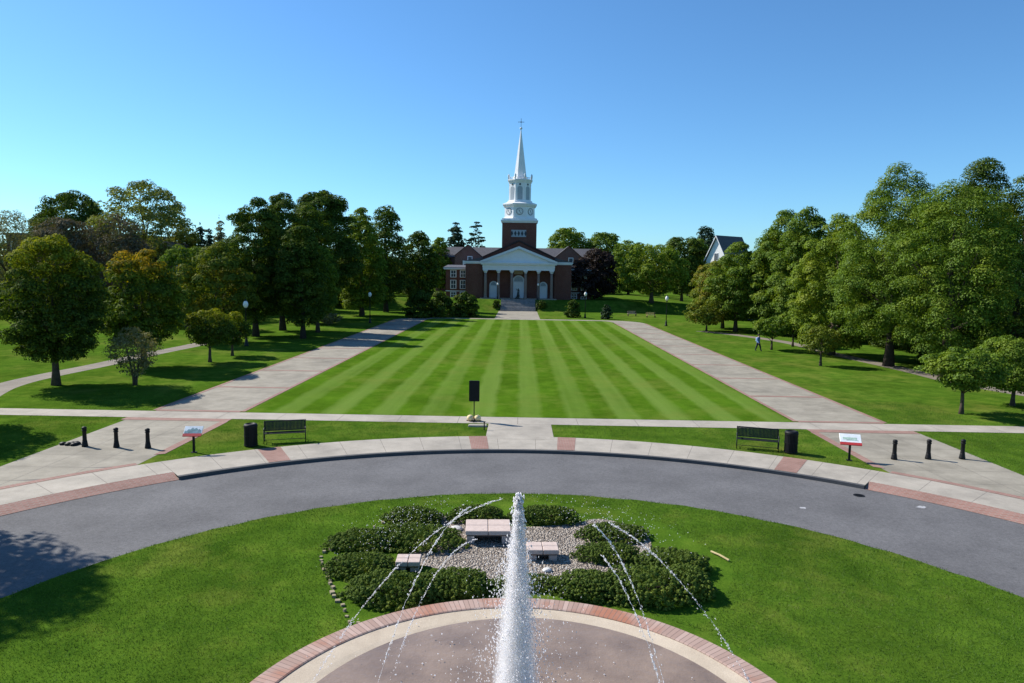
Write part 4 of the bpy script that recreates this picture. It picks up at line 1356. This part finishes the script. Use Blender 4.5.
tag(m.build('marker_post', M['black']), 'short dark marker post beside the low white stone block', 'post')
p = ground_at(70, 445)
m = MB()
g = random.Random(5)
for i in range(7):
    x, y = p.x + g.uniform(-.35, .3), p.y + g.uniform(-.12, .2)
    m.lathe([(0, 0), (.14, .02), (.17, .06), (.09, .12), (0, .14)], 9, (x, y, 0.0))
tag(m.build('debris_pile', M['black'], None, True), 'low dark heap on the paving beside the leftmost bollard', 'debris')

def make_lamp():
    b = thing('street_lamp', 'lamp', 'street lamp', (0, 0, 0), 0, 'globe lamps along the walks')
    m = MB(); m.lathe([(.24, 0), (.24, .1), (.17, .2), (.14, .6), (.10, .75), (.07, .85)], 14); m.build('base', M['black_green'], b, True)
    m = MB(); m.lathe([(.075, .8), (.06, 2.2), (.05, 3.75), (.12, 3.8), (.13, 3.9), (.06, 3.95)], 12); m.build('post', M['black_green'], b, True)
    m = MB(); m.lathe([(.10, 3.93), (.20, 4.05), (.26, 4.25), (.24, 4.42), (.15, 4.58), (.05, 4.66), (0, 4.68)], 16); m.build('globe', M['globe'], b, True)
    m = MB(); m.lathe([(.13, 4.63), (.09, 4.72), (.02, 4.85), (0, 4.86)], 12); m.build('finial', M['black_green'], b, True)
    return b
lp = make_lamp()
for i, (px, py, lab, sc_) in enumerate(((666, 326, 'globe lamp on a black post beside the right walk', 1), (370, 323, 'globe lamp on a black post under the dark trees by the left walk', 1),
                                     (585, 318, 'globe lamp beside the small upright shrub right of the church steps', 1), (246.5, 346, 'globe lamp half hidden by the young trees beside the left walk', 1))):
    p = ground_at(px, py)
    if i == 0:
        lp.location = (p.x, p.y, 0); lp['label'] = lab
    else:
        copy_thing(lp, (p.x, p.y, 0), 0, lab)
for px, lab in ((497.8, 'globe lamp at the top left of the church steps'), (538.2, 'globe lamp at the top right of the church steps')):
    p = at(px, 284, 148.6)
    copy_thing(lp, (p.x, 148.6, gz(p.x, 148.6)), 0, lab, .76)

# lawn seats far away on the right
for px, py, lab, mt in ((632, 316, 'tan wooden bench on the right lawn, left of the yellow one', 'stone_tan'), (651, 317.5, 'bright yellow wooden bench at the foot of the yellow green maple', 'wood')):
    p = ground_at(px, py)
    b = thing('lawn_bench', lab, 'bench', (p.x, p.y, 0), R(8), 'wooden benches on the right lawn')
    m = MB()
    for i in range(4): m.box(-.85, .85, -.25 + i * .14, -.13 + i * .14, .40, .45)
    m.build('seat', M[mt], b)
    m = MB()
    for i in range(3): m.box(-.85, .85, .30 + i * .02, .34 + i * .02, .52 + i * .15, .63 + i * .15)
    m.build('backrest', M[mt], b)
    for sx in (-.75, .75):
        m = MB(); m.box(sx - .05, sx + .05, -.24, -.16, 0, .4); m.box(sx - .05, sx + .05, .26, .34, 0, .9); m.build('leg', M['bark'], b)

# stone benches in the bed
def stone_bench(label, px0, px1, py, depth, hgt):
    p0, p1 = ground_at(px0, py, 0), ground_at(px1, py, 0)
    c = (p0 + p1) / 2
    wd = (p1 - p0).length
    ang = math.atan2(p1.y - p0.y, p1.x - p0.x)
    b = thing('stone_bench', label, 'stone bench', (c.x, c.y, .0), ang, 'pinkish stone benches in the fountain bed')
    m = MB(); hw = wd / 2 / 2
    for sx in (-1, 1):
        for sy in (0, 1):
            m.box(sx * hw - hw + .008, sx * hw + hw - .008, sy * depth / 2 + .006, sy * depth / 2 + depth / 2 - .006, hgt - .13, hgt)
    bevel(m.build('slab', M['pink_stone'], b), .012, 1)
    m = MB(); m.box(-wd / 2 + .05, wd / 2 - .05, .05, depth - .05, hgt - .17, hgt - .135); m.build('seam', M['seam'], b)
    for sx in (-1, 1):
        m = MB(); m.box(sx * (wd / 2 - .16) - .11, sx * (wd / 2 - .16) + .11, .08, depth - .08, 0, hgt - .172); m.build('leg', M['pink_stone'], b)
    m = MB(); m.box(-wd / 2 + .3, wd / 2 - .3, depth * .55, depth * .55 + .12, 0, hgt - .172); m.build('centre_support', M['seam'], b)
    return b
stone_bench('long pinkish stone bench on gravel, largest of the three, left of the plume', 465, 511, 545, 1.0, .42)
stone_bench('short pinkish stone bench right of the plume', 527, 559, 562, .62, .34)
stone_bench('small pinkish stone bench among the junipers on the left', 395, 420, 573, .55, .30)
g = random.Random(9)
for px, py, r_, lab in ((456, 530, .16, 'white stone beside the long stone bench'), (547, 571.5, .11, 'white stone on the gravel before the short bench'), ):
    p = ground_at(px, py)
    bm = bmesh.new(); bmesh.ops.create_icosphere(bm, subdivisions=2, radius=r_)
    for v_ in bm.verts:
        v_.co = Vector((v_.co.x * 1.3, v_.co.y, max(v_.co.z * .6, -.03))) * (1 + g.uniform(-.08, .08))
    me = bpy.data.meshes.new('white_stone'); bm.to_mesh(me); bm.free(); me.materials.append(M['white_stone'])
    o = bpy.data.objects.new('white_stone', me); COL.objects.link(o); o.location = (p.x, p.y, .04)
    tag(o, lab, 'stone', 'white stones on the gravel')
p0, p1 = ground_at(711, 553), ground_at(729, 562)
m = MB(); m.tube([p0 + Vector((0, 0, .05)), p0.lerp(p1, .5) + Vector((.0, .03, .06)), p1 + Vector((0, 0, .05))], .03, 8)
tag(m.build('wooden_edging', plain('weathered_wood', (.46, .37, .19), .9)), 'short pale yellow wooden edging lying at the right corner of the bed', 'edging')

p = ground_at(859, 495.5, ROAD_Z)
m = MB(); m.lathe([(0, .0), (.2, .0), (.2, .008), (.16, .010), (.0, .008)], 24, (p.x, p.y, ROAD_Z + .002))
for i in range(5):
    m.box(p.x - .12, p.x + .12, p.y - .1 + i * .05 - .01, p.y - .1 + i * .05 + .01, ROAD_Z + .011, ROAD_Z + .018)
tag(m.build('drain_cover', M['black']), 'round dark drain cover set in the ring road', 'drain cover')
mb = MB()
g = random.Random(14)
for px, py, r_ in ((803, 508, .16), (921, 507, .20)):
    p = ground_at(px, py, ROAD_Z)
    quad_sheet(mb, [(p.x + r_ * g.uniform(.5, 1.2) * math.cos(2 * PI * k / 9), p.y + r_ * .7 * g.uniform(.5, 1.2) * math.sin(2 * PI * k / 9)) for k in range(9)], ROAD_Z + .005)
structure('road_marking', mb, plain('worn_white_paint', (.36, .36, .37), .9, .1, 0, .4, 14))

# ------------------------------------------------------------------ fountain
FC = (0.12, 10.78)
JC = (0.4, 10.8)
ft = thing('fountain', 'round brick rimmed fountain basin with brown water', 'fountain', (FC[0], FC[1], 0))
m = MB(); m.lathe([(4.92, .0), (4.92, .18), (4.95, .195), (5.38, .195), (5.41, .17), (5.41, -.1)], 120)
m.f = m.f[:-2]; m.mi = m.mi[:-2]
t = NT('rim_brick')
co = t.n("ShaderNodeTexCoord"); sp_ = t.n("ShaderNodeSeparateXYZ"); t.l(co.outputs['Object'], sp_.inputs[0])
ang = t.math('ARCTAN2', sp_.outputs[1], sp_.outputs[0])
fr = t.math('FRACT', t.math('MULTIPLY', ang, 46.0))
jn = t.math('LESS_THAN', fr, .12)
vv_ = t.coord()
idn = t.n("ShaderNodeTexWhiteNoise", noise_dimensions='1D'); t.l(t.math('FLOOR', t.math('MULTIPLY', ang, 46.0)), idn.inputs['W'])
c = t.ramp(idn.outputs[0], [(0, (.32, .215, .175)), (1, (.44, .32, .27))])
c = t.mix(t.maprange(t.noise(vv_, .7, 4), .5, .65, 0, .8), c, (.34, .12, .06))
c = t.mix(jn, c, (.17, .12, .10))
M['rim'] = t.fin(c, .8, .25)
m.build('brick_rim', M['rim'], ft)
m = MB(); m.lathe([(4.92, .165), (4.5, .14), (3.8, .05), (.0, .03)], 96); m.f.pop(); m.mi.pop(); m.build('basin_floor', M['pool_floor'], ft)
m = MB(); m.lathe([(.35, .03), (.35, .2), (.12, .3), (.12, .42), (0, .42)], 20); m.build('nozzle', M['bronze'], ft)
mb = MB(); n = 90
vs = [(FC[0] + .30 + 4.58 * math.cos(2 * PI * i / n), FC[1] - .05 + 4.58 * math.sin(2 * PI * i / n), .142) for i in range(n)]
mb.add(vs, [tuple(range(n))])
structure('water', mb, M['water'])


def droplets(name, pts, size, label, cat='water jet', stretch=None, group='fountain jets', seed=1):
    g = np.random.default_rng(seed)
    n = len(pts)
    base = np.array([[1, 0, 0], [-1, 0, 0], [0, 1, 0], [0, -1, 0], [0, 0, 1], [0, 0, -1]], float)
    tri = np.array([[0, 2, 4], [2, 1, 4], [1, 3, 4], [3, 0, 4], [2, 0, 5], [1, 2, 5], [3, 1, 5], [0, 3, 5]])
    s = size[:, None, None] * base[None] * g.uniform(.7, 1.3, (n, 6, 1))
    if stretch is not None:
        d = stretch / np.linalg.norm(stretch, axis=1)[:, None]
        k = (s * d[:, None, :]).sum(2)[:, :, None] * d[:, None, :]
        s = s + k * 1.8
    v_ = (pts[:, None, :] + s).reshape(-1, 3)
    f = (tri[None] + 6 * np.arange(n)[:, None, None]).reshape(-1, 3)
    me = bpy.data.meshes.new(name)
    me.vertices.add(len(v_)); me.vertices.foreach_set('co', v_.astype(np.float32).ravel())
    me.loops.add(f.size); me.loops.foreach_set('vertex_index', f.astype(np.int32).ravel())
    me.polygons.add(len(f)); me.polygons.foreach_set('loop_start', np.arange(0, f.size, 3, dtype=np.int32))
    me.polygons.foreach_set('use_smooth', np.ones(len(f), bool))
    me.materials.append(M['spray'])
    me.update(calc_edges=True)
    o = bpy.data.objects.new(name, me); COL.objects.link(o)
    return tag(o, label, cat, group)


g = np.random.default_rng(21)
# central plume: a narrow rising jet that breaks into a falling white column
PH = 4.50
n1 = 900
z = 3.9 + (PH - 3.9) * g.random(n1) ** .8; r_ = np.abs(g.normal(0, 1, n1)) * (.035 + .05 * (PH - z))
a = g.uniform(0, 2 * PI, n1)
A_ = np.c_[r_ * np.cos(a), r_ * np.sin(a), z]
n2 = 11000
zz = .15 + 3.95 * g.random(n2) ** .85
wd = np.interp(zz, [0, 2.4, 3.0, 3.5, 3.85, 4.15], [.34, .28, .24, .18, .09, .03])
rr = np.abs(g.normal(0, 1, n2)) * wd * .68
a = g.uniform(0, 2 * PI, n2)
B_ = np.c_[rr * np.cos(a), rr * np.sin(a), zz]
n3 = 3800
zz = g.random(n3) ** 1.2 * 3.2 + .15; rr = g.normal(0, 1, n3) * (.75 - .14 * zz); a = g.uniform(0, PI, n3)
C_ = np.c_[rr * np.cos(a), rr * np.sin(a), zz]
pts = np.r_[A_, B_, C_] + np.array([FC[0] - .09, FC[1], 0])
sz = np.r_[g.uniform(.006, .016, n1), g.uniform(.004, .010, n2), g.uniform(.003, .008, n3)]
st_ = np.tile(np.array([[0, 0, 1.0]]), (len(pts), 1)) + g.normal(size=(len(pts), 3)) * .2
t = NT('water_mist')
t.t.nodes.remove(t.b)
pv = t.n("ShaderNodeVolumePrincipled")
pv.inputs['Color'].default_value = (.995, .985, .99, 1)
pv.inputs['Anisotropy'].default_value = .35
co = t.n("ShaderNodeTexCoord"); sp_ = t.n("ShaderNodeSeparateXYZ"); t.l(co.outputs['Object'], sp_.inputs[0])
rad_ = t.math('SQRT', t.math('ADD', t.math('MULTIPLY', sp_.outputs[0], sp_.outputs[0]), t.math('MULTIPLY', sp_.outputs[1], sp_.outputs[1])))
fall = t.math('POWER', t.maprange(t.math('DIVIDE', rad_, t.maprange(sp_.outputs[2], 0, 4.25, .56, .10)), 0, 1, 1, 0), 1.5)
nz_ = t.maprange(t.noise(t.coord(scale=(1, 1, .45)), 9, 4, .65), .32, .68, .15, 1.6)
t.l(t.math('MULTIPLY', t.math('MULTIPLY', fall, nz_), 30.0), pv.inputs['Density'])
t.l(pv.outputs[0], t.out.inputs['Volume'])
m = MB(); m.lathe([(0, .15), (.66, .16), (.47, 1.6), (.34, 2.6), (.24, 3.4), (.12, 4.2), (0, 4.3)], 20)
mist = m.build('mist', t.m)
mist.location = (FC[0] - .09, FC[1], 0); mist['kind'] = 'stuff'
droplets('water_plume', pts, sz, 'tall white water plume at the middle of the fountain', 'water jet', st_)

def jet(label, a0, r0, a1, r1, h, seed, n=900, spread=.011, tmin=.57):
    g = np.random.default_rng(seed)
    S = np.array([JC[0] + r0 * math.sin(a0), JC[1] + r0 * math.cos(a0)]); E_ = np.array([JC[0] + r1 * math.sin(a1), JC[1] + r1 * math.cos(a1)])
    # droplets bunch into strings that break up along the fall
    kn = np.sort(g.random(46)); ci = g.integers(0, 46, n)
    t_ = np.where(g.random(n) < .55, kn[ci] + g.normal(0, .006, n), g.random(n))
    t_ = np.clip(t_, 0, 1)
    t_ = t_[(t_ > tmin) & ((t_ > .45) | (g.random(n) < .45))]
    n = len(t_)
    p = np.c_[S + (E_ - S) * t_[:, None], .2 + 4 * h * t_ * (1 - t_)]
    sp_ = spread * (.25 + 1.5 * t_)[:, None]
    p += g.normal(size=(n, 3)) * sp_ * np.where(g.random(n) < .10, 3.0, .6)[:, None]
    v_ = np.c_[np.tile(E_ - S, (n, 1)), 4 * h * (1 - 2 * t_)]
    o = droplets('water_jet', p, g.uniform(.003, .0085, n), label, 'water jet', v_, 'fountain jets', seed)
    tt = np.linspace(max(tmin, .5), .93, 40)
    q = np.c_[S + (E_ - S) * tt[:, None], .2 + 4 * h * tt * (1 - tt)] + g.normal(0, .006, (40, 3))
    m_ = MB(); m_.tube([tuple(x) for x in q], [float(.0042 * (1.2 - x) * g.uniform(.5, 1.5)) for x in tt], 6)
    c_ = m_.build('stream', M['spray'], o, True)
    return o

jet('long arching jet that falls towards the right edge of the fountain', -.52, 4.97, 1.63, 4.13, 3.31, 31, 1100)
jet('long arching jet that falls towards the left edge of the fountain', 1.05, 4.66, -1.19, 4.54, 3.64, 32, 1100)
jet('arching jet on the right, nearer the plume of the inner pair', -.72, 1.18, 2.58, 3.86, 3.95, 33, 650, .011, .55)
jet('arching jet on the right, outer of the inner pair', -1.89, 1.18, 2.31, 2.91, 4.32, 34, 650, .011, .55)
jet('arching jet on the left, outer of the inner pair', 1.92, 1.15, -1.99, 3.1, 4.42, 35, 650, .011, .55)
jet('arching jet on the left, nearer the plume of the inner pair', 1.09, 1.08, -1.0, 3.27, 3.11, 36, 650, .011, .55)
n = 700                                         # spray that drifts over the far junipers
a = np.r_[g.normal(-.55, .14, n // 2), g.normal(.42, .16, n - n // 2)]
rr = g.normal(10.6, .45, n)
pts = np.c_[FC[0] + rr * np.sin(a) * .62, FC[1] + rr * np.cos(a), g.uniform(.15, 1.1, n)]
o = droplets('spray', pts, g.uniform(.005, .015, n), None, None, None, None, 77); o['kind'] = 'stuff'
n = 900
a = g.uniform(0, 2 * PI, n); rr = np.abs(g.normal(0, 1.9, n))
pts = np.c_[FC[0] + rr * np.cos(a), FC[1] + rr * np.sin(a), .15 + np.abs(g.normal(0, .07, n))]
o = droplets('splash', pts, g.uniform(.006, .024, n), None, None, None, None, 78); o['kind'] = 'stuff'


# ------------------------------------------------------------------ people and statue
def skin_body(name, joints, edges, radii, mat, parent=None, sub=2):
    me = bpy.data.meshes.new(name)
    me.from_pydata(joints, edges, [])
    o = bpy.data.objects.new(name, me); COL.objects.link(o)
    md = o.modifiers.new('skin', 'SKIN'); md.use_smooth_shade = True
    for i, r_ in enumerate(radii):
        sv = me.skin_vertices[0].data[i]
        sv.radius = r_ if isinstance(r_, tuple) else (r_, r_)
        sv.use_root = (i == 0)
    ms = o.modifiers.new('sub', 'SUBSURF'); ms.levels = sub; ms.render_levels = sub
    dg = bpy.context.evaluated_depsgraph_get(); dg.update()
    new = bpy.data.meshes.new_from_object(o.evaluated_get(dg))
    o.modifiers.clear(); o.data = new
    bpy.data.meshes.remove(me)
    new.materials.clear(); new.materials.append(mat)
    for p_ in new.polygons: p_.use_smooth = True
    if parent: o.parent = parent
    return o

def figure_mesh(stride=.28, arm=.15, raise_l=False):
    J = [(0, 0, .93), (0, .01, 1.12), (0, .015, 1.32), (0, .01, 1.46), (0, -.01, 1.54), (0, -.03, 1.65), (0, -.02, 1.74)]
    E = [(0, 1), (1, 2), (2, 3), (3, 4), (4, 5), (5, 6)]
    Rr = [(.155, .115), (.145, .11), (.175, .12), (.10, .085), (.058, .058), (.088, .10), (.06, .07)]
    for s_ in (-1, 1):
        k = len(J); st = stride * s_
        J += [(s_ * .095, 0, .86), (s_ * .105, -st * .55 - .03, .50), (s_ * .10, -st, .10), (s_ * .10, -st - .15, .045)]
        E += [(0, k), (k, k + 1), (k + 1, k + 2), (k + 2, k + 3)]
        Rr += [.095, .068, .05, .042]
        k = len(J)
        if raise_l and s_ < 0:
            J += [(s_ * .19, .01, 1.40), (s_ * .36, -.08, 1.34), (s_ * .42, -.2, 1.62), (s_ * .42, -.22, 1.72)]
        else:
            J += [(s_ * .19, .01, 1.40), (s_ * .25, arm * s_ * .3 + .02, 1.13), (s_ * .25, arm * s_ - .06, .90), (s_ * .24, arm * s_ - .10, .80)]
        E += [(3, k), (k, k + 1), (k + 1, k + 2), (k + 2, k + 3)]
        Rr += [.062, .048, .036, .03]
    return J, E, Rr

p = ground_at(758, 351)
pe = thing('person', 'person in blue jacket and dark trousers walking on the right lawn', 'person', (p.x, p.y, 0), R(35))
J_, E_, R_ = figure_mesh(.27, .18)
pe.scale = (1.0,) * 3
R_ = [(a_ * 1.25, b_ * 1.3) if isinstance((a_, b_), tuple) else a_ for a_, b_ in [(q if isinstance(q, tuple) else (q, q)) for q in R_]]
R_[4:7] = [(.058, .058), (.09, .105), (.065, .075)]
body = skin_body('body', J_, E_, R_, M['jacket'], pe)
body.data.materials.append(M['trouser']); body.data.materials.append(M['skin'])
for f in body.data.polygons:
    z = f.center.z
    f.material_index = 1 if z < .9 and abs(f.center.x) < .2 else 2 if (z > 1.5 or (z < .88 and abs(f.center.x) > .2)) else 0
hm = bmesh.new(); bmesh.ops.create_uvsphere(hm, u_segments=14, v_segments=10, radius=.118)
for v_ in hm.verts: v_.co = Vector((v_.co.x * .88, v_.co.y + .012, v_.co.z * .95 + 1.715))
bmesh.ops.delete(hm, geom=[v_ for v_ in hm.verts if v_.co.z < 1.66 and v_.co.y < .02], context='VERTS')
me = bpy.data.meshes.new('hair'); hm.to_mesh(me); hm.free(); me.materials.append(M['hair'])
o = bpy.data.objects.new('hair', me); COL.objects.link(o); o.parent = pe
m = MB(); m.box(-.15, .15, .12, .28, 1.02, 1.44)
bevel(m.build('backpack', M['backpack']), .05, 3)
bag = bpy.data.objects['backpack']; bag.location = (p.x, p.y, 0); bag.rotation_euler.z = R(35); bag.scale = (1.0,) * 3
tag(bag, 'pale blue backpack on the back of the walking person', 'backpack')

pz = at(517.5, 298, 149.0)
sx_ = thing('statue', 'dark bronze standing statue before the middle door of the church', 'statue', (pz.x, 149.2, MZ), R(0))
m = MB(); m.box(-.55, .55, -.5, .5, -.1, .35); m.box(-.42, .42, -.38, .38, .35, .6); m.build('plinth', M['bronze'], sx_)
J_, E_, R_ = figure_mesh(.08, .05, True)
bd = skin_body('figure', J_, E_, R_, M['bronze'], sx_); bd.location = (.12, 0, .6); bd.scale = (1.05, 1.05, 1.05)
m = MB(); m.lathe([(.34, .62), (.30, 1.0), (.20, 1.55)], 12, (.12, .02, 0)); m.build('robe', M['bronze'], sx_, True)

# ------------------------------------------------------------------ blades of grass near the viewer
g = np.random.default_rng(5)
n = 260000
th = g.uniform(0, 2 * PI, n); rr = 13.82 * np.sqrt(g.uniform(.16, 1, n))
P_ = np.c_[IC[0] + rr * np.sin(th), IC[1] + rr * np.cos(th)]
ok = (P_[:, 1] > 12.4) & (np.hypot(P_[:, 0] - FC[0], P_[:, 1] - FC[1]) > 5.45)
bx_ = np.array([(q.x, q.y) for q in bp])
def inside(P, poly):
    x, y = P[:, 0], P[:, 1]; c_ = np.zeros(len(P), bool); j = len(poly) - 1
    for i in range(len(poly)):
        xi, yi = poly[i]; xj, yj = poly[j]
        c_ ^= ((yi > y) != (yj > y)) & (x < (xj - xi) * (y - yi) / (yj - yi + 1e-12) + xi)
        j = i
    return c_
ok &= ~inside(P_, bx_)
P_ = P_[ok]; n = len(P_)
n_b = 230000
Q_ = np.c_[g.uniform(-26, 26, n_b), g.uniform(28, 45, n_b)]
ax_ = np.abs(Q_[:, 0])
rq = np.hypot(Q_[:, 0] - RC[0], Q_[:, 1] - RC[1])
paved = (rq < WALK - .03) | ((Q_[:, 1] > 36.37) & (Q_[:, 1] < 38.03)) | ((ax_ > 15.27) & (ax_ < 20.42)) | ((Q_[:, 0] > -1.53) & (Q_[:, 0] < 1.73) & (Q_[:, 1] < 36.4))
paved |= (ax_ > 15.0) & (Q_[:, 1] < 36.4) & (ax_ < 20.7)
lawn_in = (ax_ < 15.2) & (Q_[:, 1] > 38.25)
P_ = np.r_[P_, Q_[~paved & ~lawn_in]]; n = len(P_)
hgt = g.uniform(.016, .042, n); a = g.uniform(0, 2 * PI, n); wv = g.uniform(.004, .009, n)
dx, dy = np.cos(a), np.sin(a)
ln = g.normal(0, .018, (n, 2))
z0 = np.full(n, -.005)
q = np.stack([np.c_[P_[:, 0] - dx * wv, P_[:, 1] - dy * wv, z0], np.c_[P_[:, 0] + dx * wv, P_[:, 1] + dy * wv, z0],
              np.c_[P_[:, 0] + ln[:, 0] + dx * wv * .4, P_[:, 1] + ln[:, 1] + dy * wv * .4, hgt], np.c_[P_[:, 0] + ln[:, 0] - dx * wv * .4, P_[:, 1] + ln[:, 1] - dy * wv * .4, hgt]], 1).reshape(-1, 3)
gm = leaf_mat('grass_blades', (.032, .080, .010), (.098, .170, .022), patch=(.14, .165, .034), trans=.3)
o = mesh_quads('grass', q, gm)
tag(o, None, None, None, 'stuff')
